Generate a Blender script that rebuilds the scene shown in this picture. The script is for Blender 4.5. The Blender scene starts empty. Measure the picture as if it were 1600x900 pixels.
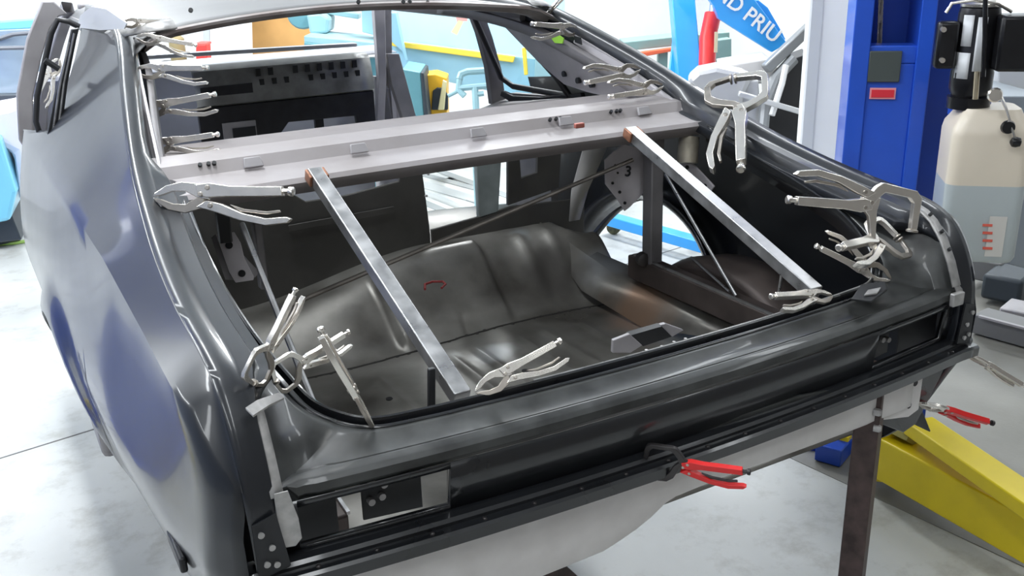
import bpy, bmesh, math, random
import numpy as np
from mathutils import Vector, Matrix
random.seed(7)
C = bpy.context.scene.collection
scene = bpy.context.scene

# ---------------------------------------------------------------- camera
F_PX = 1497.7
YAW, PITCH, ROLL = [math.radians(a) for a in (29.217, 19.784, -1.684)]
CAM = Vector((-1.022, -1.21, 1.9))
fw = Vector((math.sin(YAW)*math.cos(PITCH), math.cos(YAW)*math.cos(PITCH), -math.sin(PITCH)))
rt0 = Vector((math.cos(YAW), -math.sin(YAW), 0)); up0 = rt0.cross(fw)
rt = math.cos(ROLL)*rt0 + math.sin(ROLL)*up0
up = -math.sin(ROLL)*rt0 + math.cos(ROLL)*up0
cd = bpy.data.cameras.new('camera'); cam = bpy.data.objects.new('camera', cd); C.objects.link(cam)
cd.sensor_width = 36; cd.sensor_fit = 'HORIZONTAL'; cd.lens = 36*F_PX/1600; cd.clip_start = .02
cam.matrix_world = Matrix(((rt.x, up.x, -fw.x, CAM.x), (rt.y, up.y, -fw.y, CAM.y), (rt.z, up.z, -fw.z, CAM.z), (0, 0, 0, 1)))
scene.camera = cam

# ---------------------------------------------------------------- light
scene.view_settings.view_transform = 'Standard'; scene.view_settings.look = 'None'
scene.view_settings.gamma = 1; scene.view_settings.use_curve_mapping = False
scene.view_settings.exposure = -0.12
world = bpy.data.worlds.new('world'); scene.world = world; world.use_nodes = True
world.node_tree.nodes['Background'].inputs[0].default_value = (.85, .92, 1, 1)
world.node_tree.nodes['Background'].inputs[1].default_value = .5
LAMPS = [(-3.2, -1.6), (-3.2, 1.6), (-3.2, 4.8), (-.6, -1.6), (-.6, 1.6), (-.6, 4.8), (2.4, -1.6), (2.4, 1.6), (2.4, 4.8), (5.2, 1.6), (5.2, 4.8)]
for i, (x, y) in enumerate(LAMPS):
    l = bpy.data.lights.new('ceiling_light_glow', 'AREA'); l.shape = 'RECTANGLE'; l.size = .34; l.size_y = 2.3
    l.energy = {-1.6: 30, 1.6: 68, 4.8: 150}[y] * (1.25 if x < -2 else .45 if x > 2 and y < 3 else 1); l.color = (.93, .97, 1)
    o = bpy.data.objects.new('ceiling_light_glow', l); C.objects.link(o); o.location = (x, y, 3.44)

# ---------------------------------------------------------------- pixel helpers (only to find real places)
def ray(px, py):
    return (rt*(px-800) + up*(450-py) + fw*F_PX)
def U(px, py, X=None, Y=None, Z=None):
    d = ray(px, py)
    for i, v in enumerate((X, Y, Z)):
        if v is not None: return CAM + d*((v-CAM[i])/d[i])
def D(px, py, depth):
    return CAM + ray(px, py)*(depth/F_PX)
def PL(px, py, p0, n):
    d = ray(px, py); return CAM + d*((Vector(p0)-CAM).dot(n)/d.dot(n))

# ---------------------------------------------------------------- materials
MATS = {}
def mat(name, col, rough=.5, metal=0, noise=0, nscale=8, coat=0, bump=0, trans=0, emit=0, col2=None, rvar=0, bscale=60, alpha=1):
    if name in MATS: return MATS[name]
    m = bpy.data.materials.new(name); m.use_nodes = True; nt = m.node_tree; b = nt.nodes['Principled BSDF']
    b.inputs['Base Color'].default_value = (*col, 1); b.inputs['Roughness'].default_value = rough
    b.inputs['Metallic'].default_value = metal; b.inputs['Coat Weight'].default_value = coat
    b.inputs['Coat Roughness'].default_value = .06
    b.inputs['Transmission Weight'].default_value = trans
    b.inputs['Alpha'].default_value = alpha
    if emit: b.inputs['Emission Color'].default_value = (*col, 1); b.inputs['Emission Strength'].default_value = emit
    tc = nt.nodes.new('ShaderNodeTexCoord')
    if noise or col2 or rvar:
        n = nt.nodes.new('ShaderNodeTexNoise'); n.inputs['Scale'].default_value = nscale; n.inputs['Detail'].default_value = 6
        nt.links.new(tc.outputs['Object'], n.inputs['Vector'])
        r = nt.nodes.new('ShaderNodeValToRGB'); r.color_ramp.elements[0].position = .35; r.color_ramp.elements[1].position = .68
        c2 = col2 if col2 else tuple(min(1, c*(1+noise)) for c in col)
        c1 = col if col2 else tuple(c*(1-noise) for c in col)
        r.color_ramp.elements[0].color = (*c1, 1); r.color_ramp.elements[1].color = (*c2, 1)
        nt.links.new(n.outputs['Fac'], r.inputs[0]); nt.links.new(r.outputs[0], b.inputs['Base Color'])
        if rvar:
            mr = nt.nodes.new('ShaderNodeMapRange'); mr.inputs[1].default_value = .3; mr.inputs[2].default_value = .7
            mr.inputs[3].default_value = max(0, rough-rvar); mr.inputs[4].default_value = rough+rvar
            nt.links.new(n.outputs['Fac'], mr.inputs[0]); nt.links.new(mr.outputs[0], b.inputs['Roughness'])
    if bump:
        n2 = nt.nodes.new('ShaderNodeTexNoise'); n2.inputs['Scale'].default_value = bscale; n2.inputs['Detail'].default_value = 4
        nt.links.new(tc.outputs['Object'], n2.inputs['Vector'])
        bp = nt.nodes.new('ShaderNodeBump'); bp.inputs['Strength'].default_value = bump; bp.inputs['Distance'].default_value = .01
        nt.links.new(n2.outputs['Fac'], bp.inputs['Height']); nt.links.new(bp.outputs[0], b.inputs['Normal'])
    MATS[name] = m; return m

M_BLACK = mat('black electrocoat primer', (.010, .011, .013), .3, 0, .3, 5, coat=.6, rvar=.06)
M_QUARTER = mat('glossy black electrocoat on quarter panel', (.013, .015, .019), .33, 0, .2, 3, coat=.4, rvar=.03)
M_DECK = mat('scuffed black electrocoat', (.036, .038, .037), .42, .0, .5, 14, coat=.25, rvar=.10)
M_INNER = mat('dull black electrocoat', (.013, .014, .016), .5, 0, .35, 9, rvar=.08)
M_PRIMER = mat('grey bare panel', (.34, .325, .335), .5, .25, .12, 9, rvar=.08)
M_PRIMERD = mat('dark grey bare panel', (.23, .22, .225), .5, .3, .2, 7, rvar=.08)
M_STEEL = mat('bare steel tube', (.43, .43, .43), .34, .85, .15, 30, rvar=.08)
M_FLOORPAN = mat('oily bare steel floor pan', (.12, .113, .10), .40, .5, 0, 4.5, col2=(.33, .32, .295), rvar=.14, bump=.12, bscale=14)
def stain(m, spots):       # rust bloom and ground patches of the pan, in its own coordinates
    nt = m.node_tree; bs = nt.nodes['Principled BSDF']; tc = nt.nodes.new('ShaderNodeTexCoord')
    nz = nt.nodes.new('ShaderNodeTexNoise'); nz.inputs['Scale'].default_value = 9; nt.links.new(tc.outputs['Object'], nz.inputs[0])
    sc = nt.nodes.new('ShaderNodeVectorMath'); sc.operation = 'MULTIPLY_ADD'; sc.inputs[1].default_value = (.12, .12, .12); sc.inputs[2].default_value = (-.06, -.06, -.06)
    nt.links.new(nz.outputs['Color'], sc.inputs[0]); ad = nt.nodes.new('ShaderNodeVectorMath'); nt.links.new(tc.outputs['Object'], ad.inputs[0]); nt.links.new(sc.outputs[0], ad.inputs[1])
    for (c, r, col) in spots:
        d = nt.nodes.new('ShaderNodeVectorMath'); d.operation = 'DISTANCE'; d.inputs[1].default_value = c; nt.links.new(ad.outputs[0], d.inputs[0])
        mr = nt.nodes.new('ShaderNodeMapRange'); mr.interpolation_type = 'SMOOTHSTEP'; mr.inputs[1].default_value = r*.3; mr.inputs[2].default_value = r; mr.inputs[3].default_value = .8; mr.inputs[4].default_value = 0
        nt.links.new(d.outputs['Value'], mr.inputs[0]); mx = nt.nodes.new('ShaderNodeMix'); mx.data_type = 'RGBA'; mx.inputs[7].default_value = (*col, 1)
        old = bs.inputs['Base Color'].links[0].from_socket; nt.links.new(old, mx.inputs[6]); nt.links.new(mr.outputs[0], mx.inputs[0]); nt.links.new(mx.outputs[2], bs.inputs['Base Color'])
stain(M_FLOORPAN, [((.57, .86, .88), .15, (.36, .22, .14)), ((.10, .88, .87), .09, (.62, .64, .64)), ((-.03, .92, .87), .05, (.5, .5, .48)), ((.62, 1.1, .95), .12, (.34, .36, .38)), ((.45, 1.15, .95), .14, (.07, .065, .06)), ((.42, 1.30, 1.03), .06, (.42, .45, .46))])
M_TUB = mat('brown stained steel', (.075, .06, .055), .5, .4, .3, 8, rvar=.1)
M_RUST = mat('rusty dark steel tube', (.085, .06, .055), .55, .5, .4, 25, rvar=.1, bump=.1)
M_NICKEL = mat('nickel plated steel', (.84, .80, .74), .25, .9, .02, 30, rvar=.02)
M_NICKELD = mat('worn nickel plate', (.48, .44, .39), .32, .9, .1, 30, rvar=.05)
M_RED = mat('red plastic grip', (.72, .02, .02), .35, 0, .06, 30)
M_DARKST = mat('dark forged steel', (.06, .055, .055), .4, .7, .2, 30)
M_COPPER = mat('copper weld stain', (.32, .15, .09), .5, .6, .3, 60)
M_WHITEPAINT = mat('white paint', (.86, .86, .86), .4)
M_BARE = mat('bright ground steel', (.44, .43, .42), .45, .5, .2, 50, rvar=.1)

# ---------------------------------------------------------------- mesh building
class MB:
    def __init__(s): s.bm = bmesh.new()
    def v(s, p): return s.bm.verts.new(Vector(p))
    def face(s, vs):
        try: return s.bm.faces.new(vs)
        except ValueError: return None
    def frame(s, c, ax, ay, az, size):
        c = Vector(c); h = [k/2 for k in size]; vs = []
        for sz in (-1, 1):
            for sx, sy in ((-1, -1), (1, -1), (1, 1), (-1, 1)):
                vs.append(s.v(c + ax*(sx*h[0]) + ay*(sy*h[1]) + az*(sz*h[2])))
        for q in ((3, 2, 1, 0), (4, 5, 6, 7), (0, 1, 5, 4), (1, 2, 6, 5), (2, 3, 7, 6), (3, 0, 4, 7)): s.face([vs[i] for i in q])
        return s
    def box(s, c, size, rz=0):
        return s.frame(c, Vector((math.cos(rz), math.sin(rz), 0)), Vector((-math.sin(rz), math.cos(rz), 0)), Vector((0, 0, 1)), size)
    def beam(s, p0, p1, w, h, upv=(0, 0, 1), roll=0):
        p0, p1 = Vector(p0), Vector(p1); ax = (p1-p0); L = ax.length; ax = ax.normalized()
        ay = Vector(upv).cross(ax)
        if ay.length < 1e-4: ay = Vector((0, 1, 0)).cross(ax)
        ay.normalize(); az = ax.cross(ay)
        if roll: R = Matrix.Rotation(roll, 3, ax); ay = R @ ay; az = R @ az
        return s.frame((p0+p1)/2, ax, ay, az, (L, w, h))
    def tube(s, pts, r, seg=10, cap=True):
        pts = [Vector(p) for p in pts]; rs = r if isinstance(r, (list, tuple)) else [r]*len(pts)
        rings = []; prev = None
        for i, p in enumerate(pts):
            t = (pts[min(i+1, len(pts)-1)]-pts[max(i-1, 0)]).normalized()
            if prev is None:
                a = t.orthogonal().normalized()
            else:
                a = (prev - t*prev.dot(t)).normalized()
            prev = a; b = t.cross(a)
            rings.append([s.v(p+(a*math.cos(2*math.pi*k/seg)+b*math.sin(2*math.pi*k/seg))*rs[i]) for k in range(seg)])
        for i in range(len(rings)-1):
            for k in range(seg): s.face([rings[i][k], rings[i][(k+1) % seg], rings[i+1][(k+1) % seg], rings[i+1][k]])
        if cap: s.face(rings[0][::-1]); s.face(rings[-1])
        return s
    def lathe(s, c, prof, seg=24, ax=(0, 0, 1)):
        ax = Vector(ax).normalized(); a = ax.orthogonal().normalized(); b = ax.cross(a); c = Vector(c); rings = []
        for r, h in prof: rings.append([s.v(c+ax*h+(a*math.cos(2*math.pi*k/seg)+b*math.sin(2*math.pi*k/seg))*r) for k in range(seg)])
        for i in range(len(rings)-1):
            for k in range(seg): s.face([rings[i][k], rings[i][(k+1) % seg], rings[i+1][(k+1) % seg], rings[i+1][k]])
        s.face(rings[0][::-1]); s.face(rings[-1]); return s
    def prism(s, poly, vec):
        vec = Vector(vec); a = [s.v(p) for p in poly]; b = [s.v(Vector(p)+vec) for p in poly]; n = len(a)
        s.face(a[::-1]); s.face(b)
        for i in range(n): s.face([a[i], a[(i+1) % n], b[(i+1) % n], b[i]])
        return s
    def grid(s, rows, closed=False):
        vs = [[s.v(p) for p in r] for r in rows]
        for i in range(len(vs)-1):
            n = len(vs[i])
            for j in range(n if closed else n-1):
                s.face([vs[i][j], vs[i][(j+1) % n], vs[i+1][(j+1) % n], vs[i+1][j]])
        return s
    def build(s, name, m, parent=None, smooth=35, bevel=0, solid=0, weld=True, off=0):
        if weld: bmesh.ops.remove_doubles(s.bm, verts=s.bm.verts, dist=1e-5)
        bmesh.ops.recalc_face_normals(s.bm, faces=s.bm.faces)
        me = bpy.data.meshes.new(name); s.bm.to_mesh(me); s.bm.free(); me.materials.append(m)
        for p in me.polygons: p.use_smooth = bool(smooth)
        if smooth: me.set_sharp_from_angle(angle=math.radians(smooth))
        o = bpy.data.objects.new(name, me); C.objects.link(o)
        if solid: md = o.modifiers.new('thickness', 'SOLIDIFY'); md.thickness = solid; md.offset = off
        if bevel: md = o.modifiers.new('bevel', 'BEVEL'); md.width = bevel; md.segments = 2; md.limit_method = 'ANGLE'; md.angle_limit = math.radians(40)
        if parent is not None:
            o.parent = parent
            if parent.type == 'EMPTY' or True: o.matrix_parent_inverse = wm(parent).inverted()
        return o
def wm(o):
    m = o.matrix_basis.copy()
    if o.parent: m = wm(o.parent) @ o.matrix_parent_inverse @ m
    return m
def tag(o, label, cat, group=None):
    o['label'] = label; o['category'] = cat
    if group: o['group'] = group
    return o
def thing(name, label, cat, loc=(0, 0, 0), rz=0, group=None):
    o = bpy.data.objects.new(name, None); C.objects.link(o); o.location = loc; o.rotation_euler = (0, 0, rz); o.empty_display_size = .1
    return tag(o, label, cat, group)
def struct(o): o['kind'] = 'structure'; return o
def arc(c, r, a0, a1, n, ax='yz'):
    out = []
    for i in range(n+1):
        a = math.radians(a0+(a1-a0)*i/n); out.append((c[0]+r*math.cos(a), c[1]+r*math.sin(a)))
    return out
def lerp(T, x):          # piecewise linear table (ascending x)
    if x <= T[0][0]: return T[0][1]
    for (a, p), (b, q) in zip(T, T[1:]):
        if x <= b: return p+(q-p)*(x-a)/(b-a)
    return T[-1][1]
def sm(t): t = max(0, min(1, t)); return t*t*(3-2*t)
def spline(pts, n):      # Catmull-Rom through tuples
    P = [np.array(p, float) for p in pts]; P = [2*P[0]-P[1]]+P+[2*P[-1]-P[-2]]; out = []
    for i in range(1, len(P)-2):
        for k in range(n):
            t = k/n; a, b, c, d = P[i-1:i+3]
            out.append(tuple(.5*((2*b)+(-a+c)*t+(2*a-5*b+4*c-d)*t*t+(-a+3*b-3*c+d)*t**3)))
    out.append(tuple(P[-2])); return out

# ================================================================ ROOM
M_FLOOR = mat('sealed grey concrete floor', (.43, .44, .425), .38, 0, 0, 1.1, col2=(.60, .61, .595), rvar=.1, bump=.05, bscale=30)
nt = M_FLOOR.node_tree; bs = nt.nodes['Principled BSDF']
tc = nt.nodes.new('ShaderNodeTexCoord'); n3 = nt.nodes.new('ShaderNodeTexNoise'); n3.inputs['Scale'].default_value = 5; n3.inputs['Detail'].default_value = 8; n3.inputs['Roughness'].default_value = .7
nt.links.new(tc.outputs['Object'], n3.inputs[0]); rp = nt.nodes.new('ShaderNodeValToRGB'); rp.color_ramp.elements[0].position = .3; rp.color_ramp.elements[1].position = .5
rp.color_ramp.elements[0].color = (.72, .70, .67, 1); rp.color_ramp.elements[1].color = (1, 1, 1, 1)
nt.links.new(n3.outputs[0], rp.inputs[0]); mx = nt.nodes.new('ShaderNodeMix'); mx.data_type = 'RGBA'; mx.blend_type = 'MULTIPLY'; mx.inputs[0].default_value = 1
old = bs.inputs['Base Color'].links[0].from_socket; nt.links.new(old, mx.inputs[6]); nt.links.new(rp.outputs[0], mx.inputs[7]); nt.links.new(mx.outputs[2], bs.inputs['Base Color'])
RX0, RX1, RY0, RY1, RH = -4.6, 7.2, -3.6, 8.6, 3.6
JY = 2.86                    # saw-cut control joints of the slab
b = MB()
xs = [RX0, -.1, 3.9, RX1]
b.box(((RX0+RX1)/2, (RY0+RY1)/2, -.06), (RX1-RX0+.4, RY1-RY0+.4, .12))
struct(b.build('floor', M_FLOOR, smooth=0))
M_JOINT = mat('dark sealant in floor joint', (.17, .17, .165), .7)
b = MB(); b.beam(U(0, 716, Z=.001), U(400, 592, Z=.001), .008, .002)
p, q = U(0, 716, Z=.001), U(400, 592, Z=.001); d = (q-p).normalized(); b = MB(); b.beam(p-d*1.5, p+d*4.6, .007, .002)
struct(b.build('trim_1', M_JOINT, smooth=0))
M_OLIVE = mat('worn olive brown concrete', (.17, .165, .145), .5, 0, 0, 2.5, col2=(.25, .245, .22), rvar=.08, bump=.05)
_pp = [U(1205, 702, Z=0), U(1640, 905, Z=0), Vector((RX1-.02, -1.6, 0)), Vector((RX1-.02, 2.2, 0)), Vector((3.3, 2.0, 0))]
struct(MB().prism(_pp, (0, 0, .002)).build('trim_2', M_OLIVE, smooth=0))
M_WALL = mat('white painted wall', (.87, .885, .89), .6, 0, .02, 3)
for nm, c, sz in (('wall_back', ((RX0+RX1)/2, RY1+.06, RH/2), (RX1-RX0+.24, .12, RH)), ('wall_front', ((RX0+RX1)/2, RY0-.06, RH/2), (RX1-RX0+.24, .12, RH)),
                  ('wall_left', (RX0-.06, (RY0+RY1)/2, RH/2), (.12, RY1-RY0, RH)), ('wall_right', (RX1+.06, (RY0+RY1)/2, RH/2), (.12, RY1-RY0, RH))):
    struct(MB().box(c, sz).build(nm, mat('dark taupe wall', (.17, .155, .14), .6, 0, .1, 2) if nm == 'wall_front' else M_WALL if nm != 'wall_left' else mat('blue grey painted wall', (.17, .20, .28), .6, 0, .05, 2), smooth=0))
struct(MB().box(((RX0+RX1)/2, (RY0+RY1)/2, RH+.06), (RX1-RX0+.24, RY1-RY0+.24, .12)).build('ceiling', mat('white ceiling', (.8, .81, .82), .7), smooth=0))
M_TUBE = mat('fluorescent tube', (.95, .98, 1), .4, emit=5)
names = ['above the parked car at left', 'over the open floor at left', 'over the tail of the car', 'over the roof of the car', 'over the back machines', 'over the lift column', 'behind the lift', 'in the far corner']
for i, (x, y) in enumerate(LAMPS):
    t = thing('ceiling_light', 'long white fluorescent ceiling fixture with two bare tubes', 'ceiling light', (x, y, 3.6), 0, 'fluorescent fixtures on the ceiling')
    MB().box((x, y, 3.57), (.3, 2.4, .06)).build('housing', M_WHITEPAINT, t, smooth=0, bevel=.008)
    for s in (-1, 1): MB().tube([(x+s*.08, y-1.15, 3.52), (x+s*.08, y+1.15, 3.52)], .018).build('tube', M_TUBE, t)
# ================================================================ CAR BODY SHELL
car = thing('car_body_shell', 'bare two-door coupe body shell with glossy black rear quarters, black tail panel and open trunk', 'car body', (0, 1.2, 0))
# ridge of the quarter panel, front to back: (Y, Z, half width)
T = [(2.15, 1.757, .640), (1.92, 1.752, .640), (1.62, 1.732, .642), (1.42, 1.698, .658), (1.09, 1.592, .715), (.83, 1.496, .755), (.61, 1.43, .775), (.45, 1.392, .785), (.30, 1.366, .79), (.165, 1.349, .79),
     (.10, 1.333, .79), (.055, 1.305, .79), (.02, 1.258, .79), (-.008, 1.19, .79), (-.016, 1.12, .788), (-.012, 1.045, .785)]
TS = spline(T, 4)
def ridge_z(y): return lerp(sorted((a, b) for a, b, c in TS if b > 1.19), y)
def ridge_w(y): return lerp(sorted((a, c) for a, b, c in TS if b > 1.19), y)
ARC_C, ARC_R = (1.24, .67), .405
def quarter(side):
    s = side; tag_ = 'left' if s < 0 else 'right'
    b = MB()
    # --- side skin
    def zbot(y):
        d = y-ARC_C[0]
        if abs(d) < ARC_R-.012: return max(.70, ARC_C[1]+math.sqrt(ARC_R**2-d*d))
        return lerp([(-.02, 1.03), (.0, 1.02), (.04, .965), (.10, .80), (.15, .745), (.35, .71), (.8, .70)], y)
    ys = [-.012, 0, .015, .03, .05, .075, .10, .14, .18, .24, .3, .36, .42, .48, .54, .60, .66, .72, .77, .81]
    ys += [ARC_C[0]-ARC_R*math.cos(math.radians(a)) for a in (8, 12, 18, 25, 33, 42, 51, 60, 70, 80, 90, 100, 110, 120, 129, 138, 147, 155, 162, 168, 172)]
    ys += [1.67, 1.72, 1.78, 1.84, 1.90, 1.96, 2.02, 2.08, 2.12]
    def width(y, z, zt, zb):
        wr = ridge_w(y); zbelt = lerp([(0, 1.20), (.08, 1.30), (.3, 1.335), (.6, 1.385), (1.0, 1.405), (1.8, 1.42)], y)
        wb = lerp([(0, .836), (.3, .845), (.6, .858), (1.0, .872), (1.8, .88)], y)          # at the belt crease
        wm_ = lerp([(0, .842), (.25, .872), (.6, .898), (1.2, .925), (1.6, .934), (2.1, .942)], y)       # widest
        zm = 1.06
        zbelt = min(zbelt, zt-.006)
        if z >= zbelt:                                    # sail / shoulder
            t = (z-zbelt)/max(.004, zt-zbelt)
            w = wb+(wr-wb)*(t**1.0)
            w -= .018*math.sin(math.pi*min(1, t))*sm((y-.5)/.5)          # hollow in the sail panel
        elif z >= zm:
            t = (zbelt-z)/(zbelt-zm); w = wb+(wm_-wb)*math.sin(t*math.pi/2)
            w -= .012*math.sin(math.pi*t)*sm((.9-abs(y-.5))/.9)
        else:
            t = (zm-z)/.36; w = wm_-.125*t**1.7
        dd = math.hypot(y-ARC_C[0], z-ARC_C[1])-ARC_R     # wheel arch flare
        if dd < .10: w += .022*(1-sm(dd/.10))
        # round the tail corner
        yr = lerp([(1.0, -.014), (1.12, -.018), (1.2, -.006), (1.26, .02), (1.305, .052), (1.34, .078), (1.40, .09)], z)
        e = y-yr
        if e < .07: k = 1-max(0, e)/.07; w -= (w-.79)*(k**2.6)
        return w
    NR = 26; rows = []
    for y in ys:
        zt = ridge_z(y) if y > -.008 else 1.19
        zb = zbot(y); col = []
        for j in range(NR+1):
            t = j/NR
            zbelt = lerp([(0, 1.20), (.08, 1.30), (.3, 1.335), (.6, 1.385), (1.0, 1.405), (1.8, 1.42), (2.1, 1.41)], y)
            zbelt = min(zbelt, zt-.006)
            z = zb+(zbelt-zb)*(j/16) if j <= 16 else zbelt+(zt-zbelt)*(1-(1-(j-16)/10)**1.35)
            pass
            ye = min(y, 2.02)
            if j > 16: ye = min(y, 1.58+.47*(z-1.42)/.30)
            w = width(ye, z, ridge_z(ye) if j > 16 and ye < y else zt, zb)
            if j == NR: w = ridge_w(ye)
            col.append((s*w, ye if y > -.01 else min(-.0, lerp([(1.0, -.012), (1.12, -.016), (1.19, -.008)], z)), z))
        if abs(y-ARC_C[0]) < ARC_R-.012: col = [(col[0][0]-s*.028, col[0][1]+(y-ARC_C[0])*.0, col[0][2])]+col
        else: col = [(col[0][0]-s*.028, col[0][1], col[0][2])]+col
        rows.append(col)
    b.grid(rows)
    # --- top strip with the stepped channel beside the trunk opening, rolling over into the tail end
    offs = [(0, 0), (.012, .0015), (.03, .003), (.038, .010), (.046, .0115), (.070, .013), (.074, .019), (.079, .036), (.098, .038), (.104, .060)]
    rear = [(0, 0), (.012, .001), (.03, .002), (.036, .003), (.040, .0035), (.043, .004), (.044, .006), (.0445, .012), (.045, .018), (.046, .024)]
    rows = []
    for i, (y, z, w) in enumerate(TS):
        a = TS[max(0, i-1)]; c = TS[min(len(TS)-1, i+1)]
        t = Vector((0, c[0]-a[0], c[1]-a[1])).normalized(); n = Vector((0, t.z, -t.y))      # outward (up/back)
        if n.z < 0 and n.y > 0: n = -n
        k = 1 if z > 1.34 and y > .12 else max(0, min(1, (y-.03)/.10)) if z > 1.25 else 0
        row = []
        for (o1, d1), (o2, d2) in zip(offs, rear):
            ox, dp = o1*k+o2*(1-k), d1*k+d2*(1-k)
            kw = sm((y-.78)/.14)
            if kw > 0:
                j_ = len(row); wz = [(0, 0), (.010, .001), (.022, .002), (.030, .006), (.036, .012), (.042, .030), (.045, .050), (.048, .066), (.056, .070), (.060, .085)][j_]
                ox = ox*(1-kw)+wz[0]*kw; dp = dp*(1-kw)+wz[1]*kw
            row.append((s*(w-ox), y-n.y*dp, z-n.z*dp))
        rows.append(row)
    b.grid(rows)
    q = b.build('quarter_panel', M_QUARTER, car, smooth=50, solid=.0016, off=-1)
    q['label'] = 'glossy black %s rear quarter panel' % tag_
    # side marker hole
    c0 = Vector((s*.874, .30, 1.0))
    return q
for s in (-1, 1): quarter(s)

# side marker lamp recess, each quarter
for s in (-1, 1):
    b = MB(); b.box((s*.862, .20, 1.0), (.012, .10, .028)); b.build('marker_recess', M_INNER, car, bevel=.004)

# --- roof
def roof_z(x, y): return 1.752+.012*sm((y-1.45)/.8)-.045*(x/.62)**2-.05*max(0, (abs(x)-.52)/.12)**2
rows = []
for i in range(15):
    y = 1.475+i*.10; row = []
    for j in range(25):
        x = -.64+1.28*j/24; yy = y-.10*(x/.64)**2*(1-i/14)
        row.append((x, yy, roof_z(x, y)))
    rows.append(row)
M_ROOF = mat('pale grey bare roof skin', (.17, .17, .17), .42, .1, .05, 6)
MB().grid(rows).build('roof_panel', M_ROOF, car, smooth=40, solid=.002)
# rear window header: rolled edge below the roof skin
rows = []
for j in range(29):
    x = -.60+1.2*j/28; y = 1.475-.10*(x/.64)**2; z = roof_z(x, 1.475)
    rows.append([(x, y, z), (x, y-.012, z-.004), (x, y-.012, z-.010), (x, y+.02, z-.013), (x, y+.03, z-.024), (x, y+.075, z-.026), (x, y+.08, z-.01)])
M_HEAD = mat('weathered bare steel header', (.33, .31, .30), .5, .3, 0, 7, col2=(.17, .13, .12), rvar=.1)
MB().grid(rows).build('rear_window_header', M_HEAD, car, smooth=30, solid=.0015)
b = MB()
for px in (298, 560, 630, 640, 668): 
    p = U(px, {298: 16, 560: 3, 630: 3, 640: 3, 668: 4}[px], Y=1.46); b.lathe(p+Vector((0, 0, .0)), [(.006, -.003), (.006, .003)], 10, (0, -1, .6))
b.build('header_hole', M_INNER, car)
# windshield header and roof side rails
b = MB(); b.beam((-.58, 2.86, 1.715), (.58, 2.86, 1.715), .06, .03); b.build('windshield_header', M_PRIMERD, car, bevel=.008)
for s in (-1, 1):
    b = MB(); pts = [(s*.60, y, 1.672) for y in (1.55, 1.9, 2.3, 2.7, 2.86)]
    b.tube(pts, .022, 8); b.build('roof_side_rail', M_PRIMERD, car)

# --- package shelf behind the rear seat (tapered grey pressing)
def prof_shelf(x):
    k = abs(x)/.74; yo = .02-.03*k*k-.0
    base = [(.78, 1.402), (.766, 1.428), (.775, 1.437), (.845, 1.447), (.865, 1.452), (.885, 1.476), (.96, 1.484), (.985, 1.464), (1.06, 1.462), (1.16, 1.468), (1.17, 1.44)]
    return [(x, y-.01+.0*yo+ (.02*(1-k*k)), z) for y, z in base]
rows = [prof_shelf(-.735+1.47*j/40) for j in range(41)]
M_SHELF = mat('lavender grey bare shelf', (.36, .335, .34), .5, .25, 0, 5, col2=(.28, .255, .25), rvar=.08)
sh = MB().grid(rows).build('package_shelf', M_SHELF, car, smooth=25, solid=.0018)
for k, x in enumerate((-.50, -.255, .055, .31, .56)):
    b = MB(); b.prism([(x-.022, .862, 1.4545), (x+.022, .862, 1.4545), (x+.018, .875, 1.4745), (x-.018, .875, 1.4745)], (0, -.008, .003))
    b.build('clip_tab', M_PRIMER, sh, bevel=.002)
for x in (.27, .46, -.61): 
    b = MB()
    for dx in (0, .018, .03): b.lathe((x+dx, .875+.0*dx, 1.4725), [(.0045, -.004), (.0045, .004)], 10, (0, -.7, .7))
    b.build('shelf_hole', M_INNER, sh)
b = MB(); p = U(905, 196, Z=1.470); b.box(p, (.026, .012, .012)); b.build('weld_mark', mat('coppery red weld mark', (.42, .13, .10), .5, .2), sh, bevel=.002)
b = MB(); p = U(793, 186, Z=1.474); b.lathe(p, [(.009, -.012), (.009, .004)], 12); b.build('masking_dot', mat('blue marker dot', (.08, .16, .62), .5), sh)

# --- sail inner panels (right one faces the camera)
def traced(name, m, pts, p0, n, thick, parent=car, smooth=0, bevel=0, holes=None, solid=0):
    n = Vector(n).normalized(); poly = [PL(px, py, p0, n) for px, py in pts]
    if n.dot(Vector(p0)-CAM) < 0: n = -n
    return MB().prism(poly, n*thick).build(name, m, parent, smooth=smooth, bevel=bevel)
M_SAIL = mat('grey bare inner sail panel', (.44, .42, .435), .5, .25, .1, 10, rvar=.07)
sail_poly = [(.610, 1.60, 1.705), (.632, 1.40, 1.662), (.674, 1.09, 1.557), (.70, .88, 1.472), (.70, .84, 1.445), (.70, 1.33, 1.452), (.70, 1.46, 1.462), (.69, 1.60, 1.52), (.675, 1.70, 1.58), (.66, 1.80, 1.64), (.645, 1.86, 1.69)]
for s in (-1, 1):
    sp = MB().prism([(s*(x-.012), y, z) for x, y, z in sail_poly], (s*.006, 0, 0)).build('inner_sail_panel', M_SAIL, car, smooth=0)
    b = MB()
    for (y, z) in ((1.43, 1.50), (1.35, 1.487), (1.275, 1.482)):
        b.lathe((s*.667, y, z), [(.0095, -.012), (.0095, .002)], 14, (-s, 0, .0))
    b.build('lightening_hole', M_INNER, sp)
b = MB(); P_ = [U(*p, X=.618) for p in ((898, 56), (908, 58), (910, 70), (900, 66))]
b.prism(P_, (-.004, 0, 0)); b.build('triangle_hole', M_INNER, sp)
b = MB(); P_ = [U(*p, X=.594) for p in ((858, 54), (870, 52), (882, 60), (880, 68), (868, 67))]
b.prism(P_, (-.003, 0, 0)); b.build('paint_mark', mat('lime green paint mark', (.30, .62, .05), .5), sp)

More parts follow.
